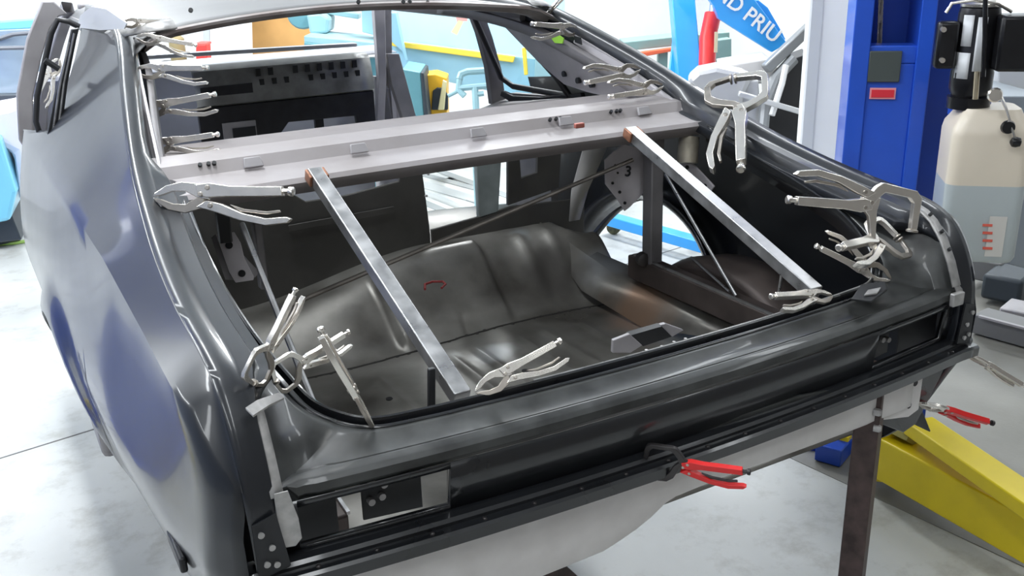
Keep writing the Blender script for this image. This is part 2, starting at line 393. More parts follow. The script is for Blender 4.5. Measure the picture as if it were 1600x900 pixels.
# rear window channel of the sail, where the pliers bite
for s in (-1, 1):
    b = MB(); rows = []
    for (y, z, w) in TS:
        if y < .80 or z < 1.4: continue
        rows.append([(s*(w-.052), y-.01, z-.062), (s*(w-.066), y-.006, z-.068), (s*(w-.070), y-.004, z-.095)])
    b.grid(rows); b.build('window_channel', M_PRIMERD, car, smooth=30, solid=.003)

# bare metal roof seam at the top of each sail
for s in (-1, 1):
    b = MB(); rows = []
    for (x, y, z) in ((.52, 1.40, 1.728), (.585, 1.42, 1.722), (.632, 1.47, 1.712), (.660, 1.52, 1.69)):
        rows.append([(s*x, y+dy, z+.006+dz) for dy, dz in ((-.03, -.012), (0, .002), (.05, .008), (.10, .008))])
    MB().grid(rows).build('bare_roof_seam', M_BARE, car, smooth=40, solid=.004)

MB().prism([U(*p, X=-.672) for p in ((122, 43), (127, 24), (144, 10), (168, 14), (200, 36), (196, 45), (158, 47))], (-.003, 0, 0)).build('bare_roof_seam', mat('bright bare seam', (.78, .78, .77), .45, .2), car)
# --- pillars
def pillar(name, m, pts, w, h):
    b = MB()
    rows = []
    for i, p in enumerate(pts):
        p = Vector(p); t = (Vector(pts[min(i+1, len(pts)-1)])-Vector(pts[max(i-1, 0)])).normalized()
        a = Vector((1, 0, 0)); a = (a-t*a.dot(t)).normalized(); c = t.cross(a); ww = w[i] if isinstance(w, (list, tuple)) else w
        rows.append([p+a*(h/2)+c*(ww/2), p-a*(h/2)+c*(ww/2), p-a*(h/2)-c*(ww/2), p+a*(h/2)-c*(ww/2)])
    b.grid(rows, closed=True); b.face([b.bm.verts[-1 - k] for k in range(0)]) if False else None
    return b.build(name, m, car, smooth=30, bevel=.004)
for s in (-1, 1):
    if s < 0: pillar('windshield_pillar', M_PRIMER, [(s*.615, 2.86, 1.72), (s*.66, 2.98, 1.60), (s*.71, 3.12, 1.45), (s*.75, 3.22, 1.30), (s*.78, 3.28, 1.15)], .05, .04)
    pillar('door_hinge_pillar', M_PRIMERD, [(s*.80, 3.28, 1.30), (s*.83, 3.26, 1.0), (s*.84, 3.24, .60)], .12, .05)
    if False: pillar('lock_pillar', M_PRIMERD, [(s*.60, 2.13, 1.70), (s*.66, 2.09, 1.62), (s*.71, 2.06, 1.53), (s*.75, 2.03, 1.44), (s*.78, 2.0, 1.36)], [.035, .04, .045, .05, .07], .035)
    b = MB()
    b.prism([(s*.80, 2.02, 1.36), (s*.80, 2.06, .70), (s*.80, 1.70, .62), (s*.80, 1.76, 1.38)], (s*.03, 0, 0)); b.build('lock_pillar_base', M_PRIMERD, car)
    # quarter window frame: black rubber channel
    b = MB(); P_ = [(s*.655, 2.02, 1.66)] if False else [(s*.655, 2.02, 1.66), (s*.64, 1.86, 1.685), (s*.675, 1.72, 1.60), (s*.71, 1.55, 1.48), (s*.735, 1.50, 1.415), (s*.775, 1.70, 1.40), (s*.775, 1.95, 1.395), (s*.765, 2.02, 1.42), (s*.655, 2.02, 1.66)]
    if s < 0: P_ = [U(*p, Y=1.78) for p in ((124, 42), (108, 34), (90, 31), (80, 52), (70, 96), (58, 150), (56, 190), (72, 240))]
    b.tube(P_, .011 if s > 0 else .008, 8, cap=False); b.build('quarter_window_channel', mat('black rubber channel', (.02, .02, .022), .5), car, smooth=60)
    # belt panel under the quarter window
    b = MB(); b.grid([[(s*.66, 1.14, 1.455), (s*.70, 1.14, 1.445), (s*.735, 1.14, 1.44)], [(s*.60, 1.40, 1.425), (s*.70, 1.44, 1.415), (s*.76, 1.45, 1.405)], [(s*.60, 1.72, 1.36), (s*.74, 1.75, 1.37), (s*.86, 1.75, 1.38)], [(s*.62, 2.02, 1.30), (s*.76, 2.02, 1.335), (s*.88, 2.0, 1.35)]])
    b.build('belt_panel', M_SHELF, car, solid=.003)
    # rocker and door sill
    b = MB(); b.beam((s*.80, 1.66, .52), (s*.80, 3.3, .52), .12, .14); b.build('rocker_panel', M_PRIMERD, car, bevel=.02)
    # cowl side / fender stub
    b = MB(); b.prism([(s*.80, 3.2, 1.30), (s*.80, 3.5, 1.28), (s*.80, 3.5, .6), (s*.80, 3.2, .5)], (s*.02, 0, 0)); b.build('cowl_side', M_PRIMER, car)
for nm, m_, yy, pp in (('lock_pillar', M_PRIMERD, 2.05, [(732, 10), (754, 12), (770, 58), (784, 108), (791, 160), (770, 164), (762, 104), (748, 52)]),
                       ('windshield_pillar', M_PRIMER, 2.98, [(584, 8), (602, 8), (604, 120), (600, 215), (588, 215), (592, 120)]),
                       ('windshield_pillar', M_PRIMERD, 3.04, [(596, 8), (612, 8), (613, 84), (608, 140), (594, 118)]),
                       ('door_hinge_pillar', M_PRIMERD, 3.0, [(604, 84), (624, 84), (654, 196), (634, 200), (612, 132)])):
    MB().prism([U(*p, Y=yy) for p in pp], (0, .035, 0)).build(nm, m_, car, smooth=30, bevel=.003)
MB().prism([U(*p, X=.735) for p in ((783, 142), (800, 150), (842, 152), (906, 145), (908, 153), (842, 161), (798, 160), (781, 150))], (.02, 0, 0)).build('window_sill_rubber', MATS['black rubber channel'], car, bevel=.003)
# left lock pillar: broad curved grey strip outside the quarter window, and the black guide along the sail edge
P_ = [U(*p, Y=2.15) for p in ((66, 2), (42, 62), (26, 150), (30, 220), (58, 262), (64, 250), (52, 205), (52, 150), (64, 95), (78, 45), (92, 26), (106, 22), (84, 2))]
MB().prism(P_, (.0, .035, 0)).build('lock_pillar', M_PRIMER, car, smooth=30, bevel=.004)
P_ = [U(*p, Y=1.62) for p in ((112, 46), (100, 100), (86, 150), (72, 222), (82, 244), (92, 238), (106, 130), (120, 60), (124, 44))]
gd = MB().prism(P_, (.0, .02, 0)).build('window_guide', M_INNER, car, bevel=.002)
b = MB(); b.tube([U(*p, Y=1.615) for p in ((116, 52), (100, 130), (88, 226))], .003, 6); b.tube([U(*p, Y=1.615) for p in ((108, 66), (92, 140), (80, 226))], .003, 6); b.build('guide_rail', M_STEEL, gd)
b = MB(); b.tube([U(*p, Y=1.76) for p in ((70, 94), (92, 108))], .009, 6); b.build('guide_bracket', M_INNER, gd)
# --- dash panel and cowl
DP0, DN = (0, 2.62, 1.4), (0, 1, 0)
M_DASH = mat('black painted dash panel', (.018, .018, .022), .45, 0, .3, 20)
M_DASHG = mat('brushed dark metal dash top', (.30, .30, .29), .4, .5, .25, 14, rvar=.1)
db = MB()
def dz(px, py, y): return U(px, py, Y=y)
rows = []
L0, L1 = -.25, .475
for i in range(13):
    x = L0+(L1-L0)*i/12; k = 1-((x+.0)/.62)**2
    rows.append([(x, 3.05, 1.435), (x, 2.80, 1.475), (x, 2.66, 1.485), (x, 2.62, 1.47), (x, 2.60, 1.405), (x, 2.59, 1.345), (x, 2.61, 1.335)])
dash = MB().grid(rows).build('dash_panel', M_DASHG, car, smooth=30, solid=.003)
for k in range(9):          # defroster / speaker slots
    for r in range(2):
        x = .0+k*.05+(.01 if r else 0)
        if (k, r) in ((3, 1), (2, 0)): continue
        MB().box((x, 2.602-.0*r, 1.452-r*.042), (.018, .008, .030)).build('vent_slot', M_INNER, dash, smooth=0)
b = MB(); b.prism([(-.23, 2.60, 1.412), (-.03, 2.60, 1.415), (-.03, 2.60, 1.355), (-.23, 2.60, 1.345)], (0, -.006, 0)); b.build('instrument_opening', M_DASH, dash)
b = MB(); poly = [(L0, 1.335), (L1+.0, 1.335), (L1, 1.13), (.40, 1.12), (.385, 1.24), (.10, 1.245), (.06, 1.20), (-.02, 1.17), (-.16, 1.16), (-.20, 1.14), (L0, 1.13)]
b.prism([(x, 2.60, z) for x, z in poly], (0, .02, 0)); lower = b.build('lower_dash', M_DASH, car, bevel=.003)
b = MB(); b.frame((-.10, 2.595, 1.235), Vector((1, 0, 0)), Vector((0, 1, 0)), Vector((0, 0, 1)), (.13, .008, .07)); b.build('radio_cutout', M_PRIMER, lower)
b = MB(); b.box((-.085, 2.588, 1.225), (.09, .006, .045)); b.build('radio_hole', M_INNER, lower)
b = MB(); b.box((.23, 2.615, 1.16), (.035, .02, .20)); b.build('center_brace', M_INNER, lower)
b = MB(); b.grid([[(x, 3.05, 1.435), (x, 3.25, 1.455), (x, 3.45, 1.40), (x, 3.46, .60)] for x in (-.78, -.4, 0, .4, .78)]); b.build('cowl_and_firewall', mat('pale blue grey firewall', (.50, .51, .56), .5, .1, .12, 5), car, smooth=20, solid=.003)
b = MB(); b.beam((-.38, 2.84, 1.52), (.50, 2.84, 1.505), .05, .016); b.build('dash_top_rail', mat('pale bare dash rail', (.62, .64, .68), .4, .3), car, bevel=.004)
# --- seat back bulkhead under the shelf (dark, with openings to the cabin)
BP = (0, 1.36, 1.2)
bulk = [(.235, .300), ]
b = MB()
Z0, Z1, ZT = .86, 1.03, 1.45
def slabY(x0, x1, z0, z1, y=1.36): b.prism([(x0, y, z0), (x1, y, z0), (x1, y, z1), (x0, y, z1)], (0, .012, 0))
M_BULK = mat('dark grey seat bulkhead', (.10, .097, .09), .55, .25, .25, 6, rvar=.06)
b.prism([(-.74, 1.36, .86), (.14, 1.36, .86), (.135, 1.36, 1.10), (.12, 1.36, 1.30), (.115, 1.36, 1.33), (.07, 1.36, 1.335), (.045, 1.36, 1.25), (-.12, 1.36, 1.232), (-.24, 1.36, 1.232), (-.35, 1.36, 1.32), (-.74, 1.36, 1.34)], (0, .01, 0))
bk = b.build('seat_bulkhead', M_BULK, car, smooth=0, bevel=.003)
b = MB(); b.prism([(.14, 1.36, .86), (.70, 1.36, .86), (.70, 1.36, 1.10), (.42, 1.36, 1.115), (.30, 1.36, 1.10), (.14, 1.36, 1.085)], (0, .01, 0)); b.build('bulkhead_lower_web', M_BULK, car, bevel=.003)
b = MB(); b.prism([(.305, 1.36, 1.09), (.375, 1.36, 1.10), (.395, 1.36, 1.30), (.40, 1.36, 1.40), (.30, 1.36, 1.40)], (0, .02, 0)); b.build('bulkhead_post', mat('pale blue-grey bare brace', (.40, .46, .46), .5, .2, .2, 12), car, bevel=.004)
b = MB(); b.prism([(.41, 1.36, 1.12), (.60, 1.36, 1.15), (.62, 1.36, 1.38), (.53, 1.36, 1.40), (.52, 1.36, 1.21), (.46, 1.36, 1.20), (.45, 1.36, 1.40), (.42, 1.36, 1.40)], (0, .012, 0)); b.build('bulkhead_side_web', M_BULK, car)
b = MB(); rows = [[(.60, 1.30, 1.05), (.64, 1.30, 1.05)], [(.61, 1.30, 1.15), (.66, 1.28, 1.15)], [(.625, 1.26, 1.28), (.70, 1.24, 1.28)], [(.60, 1.20, 1.42), (.72, 1.18, 1.42)]]
b.grid(rows); b.build('wheelhouse_brace', mat('pale grey brace', (.50, .49, .48), .5, .2, .15, 9), car, smooth=50, solid=.006)
b = MB(); b.beam((-.30, 1.352, 1.165), (.02, 1.352, 1.17), .003, .02); b.build('pressed_rib', M_BULK, bk, bevel=.008)
b = MB()
for p in ((669, 272), (666, 306)): b.lathe(U(*p, Y=1.355), [(.004, -.003), (.004, .003)], 10, (0, -1, 0))
b.build('bulkhead_hole', M_WHITEPAINT, bk)

# --- trunk floor: pan, step and axle hump as one pressing, plus ribs
def floor_z(x, y):
    z = .862
    step = 1.03+.02*math.sin(x*6)
    z += (.175*sm((y-step)/.26)+(.045*sm((y-1.30)/.25)*(1-(x/.7)**2) if y > 1.30 else 0))*(.50+.50*sm((x+.50)/.62))
    if y > 1.58: z -= .55*sm((y-1.58)/.5)
    # square raised pocket in the left half of the step
    if -.12 < x < .26 and y > step+.02: z += .030*sm((x+.12)/.03)*sm((.26-x)/.02)*(1-sm((y-step-.20)/.1))
    # two hollows with ribs
    z += .012*math.exp(-((x-.40)/.018)**2)*math.exp(-((y-1.25)/.07)**2)+.012*math.exp(-((x-.50)/.018)**2)*math.exp(-((y-1.25)/.07)**2)
    z -= .012*math.exp(-((x-.43)**2+(y-1.15)**2)/.0012)
    for xr in (-.42, -.24, -.02, .06, .20, .28, .40): 
        if y < step-.03: z += .008*math.exp(-((x-xr)/.011)**2)*sm((y-.30)/.05)*sm((step-.08-y)/.05)
    z -= .10*sm((abs(x)-.56)/.09)*sm((y-1.2)/.2)
    return z
rows = [[(-.66+1.32*i/120, .06+2.0*j/100, floor_z(-.66+1.32*i/120, .06+2.0*j/100)) for i in range(121)] for j in range(101)]
fl = MB().grid(rows).build('trunk_floor', M_FLOORPAN, car, smooth=60, solid=.002)
b = MB()
for i in range(40):
    x = -.62+1.24*i/39; y = 1.035+.02*math.sin(x*6)-.012; b.lathe((x+random.uniform(-.006, .006), y+random.uniform(-.004, .004), floor_z(x, y)+.001), [(random.uniform(.004, .008), 0), (.004, .002)], 7)
b.tube([(-.62+1.24*i/60, 1.022+.02*math.sin((-.62+1.24*i/60)*6)+random.uniform(-.002, .002), floor_z(-.62+1.24*i/60, 1.022+.02*math.sin((-.62+1.24*i/60)*6))+.001) for i in range(61)], .0035, 6)
b.build('seam_weld', mat('dark weld bead', (.035, .033, .03), .5, .4), fl)
b = MB()
for (x, y) in ((-.40, .72), (-.36, .60), (-.22, .50), (-.20, .62), (-.12, .56), (-.26, .78), (.02, .60), (.10, .74)):
    b.lathe((x, y, floor_z(x, y)+.001), [(.009, 0), (.009, .002)], 12)
b.build('drain_hole', M_INNER, fl)
b = MB(); p = U(683, 442, Z=1.0)
pts = [U(px, py, Z=1.015) for px, py in ((664, 452), (664, 444), (676, 440), (692, 440), (696, 444), (690, 450))]
b.tube(pts, .0035, 6); b.build('red_scrawl', mat('red marker', (.30, .03, .03), .6), fl)
# cross panel in front of the seat riser, rear cabin floor
b = MB(); b.grid([[(-.78, 2.0, .47), (-.78, 3.45, .47)], [(.30, 2.0, .47), (.30, 3.45, .47)]]); b.build('cabin_floor', M_FLOORPAN, car, solid=.003)
# sloping side panels between step and frame rail (right one is the bright triangle)
for s in (-1, 1):
    b = MB(); b.grid([[(s*.52, 1.42, 1.06), (s*.50, 1.08, .90), (s*.52, .80, .868)], [(s*.60, 1.35, .985), (s*.58, 1.0, .95), (s*.60, .55, .90)], [(s*.665, 1.15, .93), (s*.665, .85, .955), (s*.665, .30, .93)]])
    b.build('side_extension_panel', M_FLOORPAN, car, smooth=50, solid=.002)
# rust bloom panel patch
# frame rails
for s in (-1, 1):
    r = MB(); r.beam((s*.60, .95, 1.0), (s*.625, .12, .985), .05, .07); ro = r.build('frame_rail', M_TUB, car, bevel=.005)
    b = MB(); b.beam((s*.585, .93, 1.038), (s*.60, .12, 1.022), .006, .006); b.build('rail_flange', M_STEEL, ro)
    # inner wheel tub (cut down)
    rows = []
    for i in range(17):
        a = math.radians(8+i*9.6); y = .64-math.cos(a)*.30*1.0; z = .86+math.sin(a)*.185
        rows.append([(s*.64, y, z), (s*.66, y+.005, z+.018), (s*.70, y+.01, z+.025), (s*.80, y+.015, z+.012)])
    b = MB(); b.grid(rows); b.build('wheel_tub', M_TUB, car, smooth=60, solid=.003)
    b = MB(); b.prism([(s*.64, .64-math.cos(math.radians(8+i*9.6))*.30, .86+math.sin(math.radians(8+i*9.6))*.185) for i in range(17)], (s*.003, 0, 0)); b.build('tub_side', M_TUB, car)
    # lower quarter inner
    b = MB(); rows = []
    for y in (-.0, .15, .3, .45, .6, .7): rows.append([(s*.665, y+.06, .93), (s*.74, y+.05, .88), (s*.79, y+.05, .80)])
    b.grid(rows); b.build('trunk_side_floor', M_INNER, car, smooth=50, solid=.003)
# inner roll of the wheel opening
for s in (-1, 1):
    fx = lambda a: .915-.125*(max(0, 1.06-(ARC_C[1]+math.sin(math.radians(a))*ARC_R))/.36)**1.7
    rows = [[(s*fx(a), ARC_C[0]-math.cos(math.radians(a))*(ARC_R+.004), ARC_C[1]+math.sin(math.radians(a))*(ARC_R+.004)), (s*(fx(a)-.05), ARC_C[0]-math.cos(math.radians(a))*(ARC_R+.03), ARC_C[1]+math.sin(math.radians(a))*(ARC_R+.03)), (s*(fx(a)-.055), ARC_C[0]-math.cos(math.radians(a))*(ARC_R+.055), ARC_C[1]+math.sin(math.radians(a))*(ARC_R+.055))] for a in range(4, 177, 6)]
    MB().grid(rows).build('wheel_opening_flange', M_BLACK, car, smooth=60, solid=.002)

# --- trunk hinge supports etc. seen through the opening
b = MB(); b.beam((.60, .865, 1.0), (.60, .870, 1.43), .042, .042); b.build('upright_tube', M_PRIMERD, car, bevel=.004)

gp = [(945, 250), (958, 238), (975, 226), (1000, 232), (1010, 250), (1012, 292), (1003, 304), (985, 323), (976, 330), (965, 312), (946, 288)]
M_PLATE = mat('pale lilac grey plate', (.58, .55, .57), .5, .1, .06, 20)
gus = traced('gusset_plate', M_PLATE, gp, (.60, .92, 1.3), (.25, 1, 0), .005)
b = MB(); n_ = Vector((.25, 1, 0)).normalized()
for px, py, r in ((957, 286, .004), (968, 300, .0045), (976, 317, .0045), (965, 270, .003), (961, 258, .003)):
    b.lathe(PL(px, py, (.60, .92, 1.3), n_), [(r, -.002), (r, .003)], 12, -n_)
b.build('plate_hole', M_INNER, gus)
def text(name, body, size, m, origin, xdir, zdir, parent, ext=.0015, align='CENTER', squash=1):
    c = bpy.data.curves.new(name, 'FONT'); c.body = body; c.size = size; c.extrude = ext; c.align_x = align; c.align_y = 'CENTER'; c.resolution_u = 3; c.offset = size*.012
    t = bpy.data.objects.new('tmp', c); C.objects.link(t)
    me = bpy.data.meshes.new_from_object(t, depsgraph=bpy.context.evaluated_depsgraph_get()); bpy.data.objects.remove(t)
    x = Vector(xdir).normalized(); z = Vector(zdir); z = (z-x*z.dot(x)).normalized(); n = x.cross(z)
    me.transform(Matrix(((x.x*squash, z.x, n.x, origin[0]), (x.y*squash, z.y, n.y, origin[1]), (x.z*squash, z.z, n.z, origin[2]), (0, 0, 0, 1))))
    me.materials.clear(); me.materials.append(m)
    o = bpy.data.objects.new(name, me); C.objects.link(o); o.parent = parent
    if parent: o.matrix_parent_inverse = wm(parent).inverted()
    return o
xd = (PL(990, 268, (.60, .92, 1.3), n_)-PL(978, 268, (.60, .92, 1.3), n_))
text('painted_number', '3', .042, M_INNER, PL(981, 268, (.60, .92, 1.3), n_)-n_*.003, xd, (-.12, 0, 1), gus)
def plate_bracket(pts, p0, n, holes, m=M_PLATE):
    g = traced('hinge_bracket', m, pts, p0, n, .006, bevel=.002); n = Vector(n).normalized()
    for px, py, r in holes: MB().lathe(PL(px, py, p0, n), [(r, -.002), (r, .003)], 14, -n if n.dot(Vector(p0)-CAM) > 0 else n).build('bracket_hole', M_INNER, g)
    return g
plate_bracket([(337, 366), (366, 363), (376, 380), (382, 404), (397, 433), (396, 438), (368, 442), (358, 425), (344, 385)], (-.50, .95, 1.2), (.3, 1, -.1), [(358, 383, .0085), (378, 427, .0085)])
b = traced('bracket_flange', M_PRIMERD, [(330, 372), (337, 366), (366, 438), (352, 437)], (-.50, .96, 1.2), (.3, 1, -.1), .01)
traced('bracket_flange', M_PRIMER, [(376, 395), (405, 426), (398, 434), (380, 412)], (-.50, .97, 1.2), (.3, 1, -.1), .008)
plate_bracket([(1048, 252), (1072, 249), (1088, 262), (1116, 292), (1110, 300), (1097, 297), (1080, 280)], (.70, .72, 1.3), (1, .25, .2), [(1074, 261, .0055), (1102, 290, .0055)])
b = MB(); b.lathe((.655, .79, 1.36), [(.028, -.035), (.028, .035)], 20, (.2, .2, 1)); b.build('hinge_tube', mat('stained khaki steel', (.33, .30, .24), .5, .4, .3, 20), car)
b = MB(); b.lathe(U(1005, 405, X=.575), [(.013, -.016), (.020, -.012), (.020, .012), (.013, .016)], 16, (.3, 1, .0)); b.build('rail_bushing', M_DARKST, car)

# --- tail: deck filler, recessed black face, ledges
def bow(x): return -.042*(1-min(1, abs(x)/.745)**2)
def lipz(x):     # deck rises and hollows towards the corners
    return .045*sm((abs(x)-.55)/.17)
prof = [(.098, 1.150, 0), (.094, 1.196, .6), (.086, 1.1985, .7), (.080, 1.190, .7), (.066, 1.186, .8), (.052, 1.192, .85), (.034, 1.187, .7), (.026, 1.184, .5), (.022, 1.1795, .4), (.010, 1.176, .2), (.004, 1.1765, .12), (-.004, 1.168, 0), (-.008, 1.157, 0), (-.003, 1.150, 0)]
rows = []
N = 60
for j in range(N+1):
    x = -.745+1.49*j/N; row = []
    for (y, z, k) in prof:
        yy = y
        if k: yy = y+(.01*sm((abs(x)-.5)/.2) if y > .05 else 0)
        row.append((x, yy+bow(x), z+k*lipz(x)))
    rows.append(row)
P0 = [(.0, .094+bow(0), 1.199), (.12, .094+bow(.12), 1.199), (.25, .094+bow(.25), 1.199), (.38, .095+bow(.38), 1.199), (.48, .096+bow(.48), 1.199), (.56, .098+bow(.56), 1.203), (.605, .112, 1.213), (.635, .140, 1.232), (.655, .19, 1.262), (.672, .26, 1.292), (.680, .34, 1.316), (.6835, .45, 1.345), (.680, .6, 1.384), (.675, .74, 1.43)]
PATH = spline(P0, 5)
def path_out(i):
    a = Vector(PATH[max(0, i-1)]); c = Vector(PATH[min(len(PATH)-1, i+1)]); t = (c-a); t = Vector((t.x, t.y, 0)).normalized()
    return Vector((t.y, -t.x, 0))
CUT = [i for i, p in enumerate(PATH) if p[1] < .50]
def outer_edge(i):        # rear edge of the deck, then the seam up the quarter
    x = PATH[i][0]
    if x < .56: return Vector((x*(.70/.56), .004+bow(x*(.70/.56)), 1.176)), 1.0
    n0 = [k for k in CUT if PATH[k][0] >= .56][0]; k = (i-n0)/(CUT[-1]-n0)
    if k < .12: kk = k/.12; return Vector((.70+.045*kk, .002-.004*kk, 1.176)), 1.0-.3*kk
    k = (k-.12)/.88; sy = lerp([(0, -.002), (.2, .035), (.4, .085), (.65, .19), (1, .48)], k)
    return Vector((.745, sy, lerp([(-.0, 1.176), (.03, 1.250), (.08, 1.303), (.17, 1.332), (.30, 1.349), (.48, 1.383)], sy))), max(0, .7*(1-k*6))
prof_u = [(0, 0), (.10, -.002), (.3, -.005), (.52, -.005), (.66, -.003), (.685, -.0055), (.71, -.0055), (.735, -.001), (.80, .001), (.96, .001), (1.0, 0)]
rows = []
for sg in (-1, 1):
    rng = CUT[::-1] if sg < 0 else CUT[1:]
    for i in rng:
        st = Vector(PATH[i])+path_out(i)*.021+Vector((0, 0, -.006)); en, rear_k = outer_edge(i); row = []
        for u, dz_ in prof_u:
            q = st.lerp(en, u); q.z += dz_*rear_k-(1-rear_k)*.018*math.sin(math.pi*u); row.append(Vector((sg*q.x, q.y, q.z)))
        q = row[-1]
        if rear_k > .9: row += [q+Vector((0, -.005, -.005)), q+Vector((0, -.008, -.016)), q+Vector((0, -.004, -.024))]
        else: row += [q+Vector((0, 0, -.001)), q+Vector((0, 0, -.002)), q+Vector((0, 0, -.003))]
        rows.append(row)
deck = MB().grid(rows).build('deck_filler_panel', M_DECK, car, smooth=24, solid=.0015)
rows = []; lip = []
for sg in (-1, 1):
    rng = list(range(len(PATH)))[::-1] if sg < 0 else list(range(1, len(PATH)))
    for i in rng:
        p = Vector(PATH[i]); out = path_out(i); row = []
        for o, dz_ in ((-.001, -.040), (-.001, .003), (.002, .0045), (.005, .003), (.0065, -.010), (.013, -.012), (.016, -.004), (.0225, -.0055)):
            q = p+out*o; row.append((sg*q.x, q.y, q.z+dz_))
        rows.append(row); q = p+Vector((0, 0, .005)); lip.append((sg*q.x, q.y, q.z))
gut = MB().grid(rows).build('trunk_gutter', M_BLACK, car, smooth=35, solid=.001)
b = MB(); b.tube([q for q in lip if q[1] < .16 and q[0] > -.30], .0016, 6); b.build('lip_edge', M_STEEL, gut)
# rear corner gutters that carry the opening round into the side channels
for s in (-1, 1):
    # path of the lip from rear edge to the side channel
    P0 = [(.50, .094+bow(.5), 1.199), (.56, .098+bow(.56), 1.203), (.605, .112, 1.213), (.635, .140, 1.232), (.655, .19, 1.262), (.672, .26, 1.292), (.680, .34, 1.316), (.6835, .45, 1.345), (.680, .6, 1.384), (.675, .74, 1.43)]
    path = spline(P0, 4)
    rows = []
    for i, p in enumerate(path):
        a = Vector(path[max(0, i-1)]); c = Vector(path[min(len(path)-1, i+1)]); t = (c-a).normalized(); t = Vector((t.x, t.y, 0)).normalized()
        out = Vector((t.y, -t.x, 0))                                            # away from the opening
        p = Vector(p)
        row = []
        for o, dz_ in ((-.002, -.05), (-.002, .0), (.005, .003), (.009, -.006), (.020, -.010), (.030, -.006)):
            q = p+out*o; row.append((s*q.x, q.y, q.z+dz_))
        rows.append(row)
    # dished corner panel between gutter, quarter and deck
    rows = []
    n = len(path); cut = [p for p in path if p[1] < .50]
    for i, p in enumerate(cut):
        t = i/(len(cut)-1)
        a = Vector(cut[max(0, i-1)]); c = Vector(cut[min(len(cut)-1, i+1)]); tt = (c-a).normalized(); tt = Vector((tt.x, tt.y, 0)).normalized(); out = Vector((tt.y, -tt.x, 0))
        st = Vector(p)+out*.026+Vector((0, 0, -.008))
        # outer boundary runs along the deck line then up the quarter seam
        if t < .35: k = t/.35; en = Vector((.50+.245*k, .004+bow(.5+.245*k)*(1-k)+.0*k, 1.178+.0*k))
        else:
            k = (t-.35)/.65; sy = lerp([(0, .0), (.2, .03), (.4, .08), (.7, .19), (1, .48)], k); en = Vector((.745, sy, lerp([(-.0, 1.175), (.03, 1.255), (.08, 1.308), (.17, 1.335), (.30, 1.352), (.48, 1.385)], sy)))
        row = []
        for m_ in range(9):
            u = m_/8; q = st.lerp(en, u); q.z -= .020*math.sin(math.pi*u)*(1 if t > .3 else t/.3); row.append((s*q.x, q.y, q.z))
        rows.append(row)

    # bare ground strip at the seam with the quarter
    sm_ = [(.058, 1.286), (.045, 1.268), (.02, 1.225), (.003, 1.185), (-.006, 1.165)]
    rows = [[(s*(.752-.0*i), y-.004, z+.004), (s*(.742), y-.005, z+.0045), (s*(.733), y-.004, z+.003)] for i, (y, z) in enumerate(sm_)]
    st = MB().grid(rows).build('seam_strip', M_BARE, car, smooth=50, solid=.003)
    st['label'] = 'bare ground metal strip over the seam'
    b = MB(); b.prism([(s*.748, -.012, 1.178), (s*.728, -.014, 1.178), (s*.718, -.015, 1.13), (s*.716, -.014, 1.095), (s*.726, -.012, 1.084), (s*.742, -.011, 1.086), (s*.756, -.010, 1.10), (s*.757, -.010, 1.115), (s*.748, -.011, 1.13)], (0, -.003, 0))
    if s < 0: b.build('seam_tongue', M_BARE, car, smooth=0, bevel=.001)
    else: b.bm.free()
b = MB(); P_ = [U(*p, Z=z) for p, z in (((384, 640), 1.308), ((402, 628), 1.306), ((436, 616), 1.284), ((444, 624), 1.278), ((420, 636), 1.290), ((396, 652), 1.302))]; b.prism(P_, (0, 0, .003)); b.build('seam_strip', M_BARE, car)
b = MB(); b.box((.728, -.014, 1.163), (.035, .012, .03)); b.build('end_cap_patch', M_BARE, car, bevel=.003)
# recessed black face with the two tail lamp openings
def face_pt(x, z): return (x, lerp([(1.06, .008), (1.15, -.003)], z)+bow(x), z)
b = MB()
def facepatch(x0, x1, z0, z1, n):
    b.grid([[face_pt(x0+(x1-x0)*i/n, z) for z in (z0, (z0+z1)/2, z1)] for i in range(n+1)])
facepatch(-.478, .478, 1.062, 1.152, 30)
for s in (-1, 1):
    facepatch(s*.745, s*.715, 1.062, 1.152, 2); facepatch(s*.715, s*.478, 1.140, 1.152, 10); facepatch(s*.715, s*.478, 1.062, 1.068, 10)
tail = b.build('tail_panel', M_BLACK, car, smooth=30, solid=.0015)
# inner edges of lamp openings and lamp buckets with holes
for s in (-1, 1):
    b = MB(); x0, x1 = .478, .715; P_ = [face_pt(s*x, z) for x, z in ((x0, 1.068), (x1, 1.068), (x1, 1.140), (x0, 1.140), (x0, 1.068))]
    b.grid([P_, [(p[0]+s*.0, p[1]+.012, p[2]) for p in P_]]); b.build('lamp_opening_flange', M_BLACK, car, solid=.0015)
    b = MB(); b.prism([(s*.505, .03, 1.150), (s*.60, .045, 1.150), (s*.60, .045, 1.05), (s*.505, .03, 1.05)], (0, .004, 0)); lb = b.build('lamp_bracket', M_INNER, car)
    b = MB(); b.prism([(s*.64, .05, 1.16), (s*.76, .05, 1.16), (s*.76, .05, 1.02), (s*.64, .05, 1.02)], (0, .004, 0)); b.build('lamp_back_plate', M_INNER, car)
    b = MB()
    for (x, z) in ((.585, 1.118), (.570, 1.088), (.588, 1.084), (.565, 1.108)): b.lathe((s*x, .036+.0, z), [(.0058, -.008), (.0058, .003)], 12, (0, -1, 0))
    b.build('bracket_hole', M_BARE, lb)
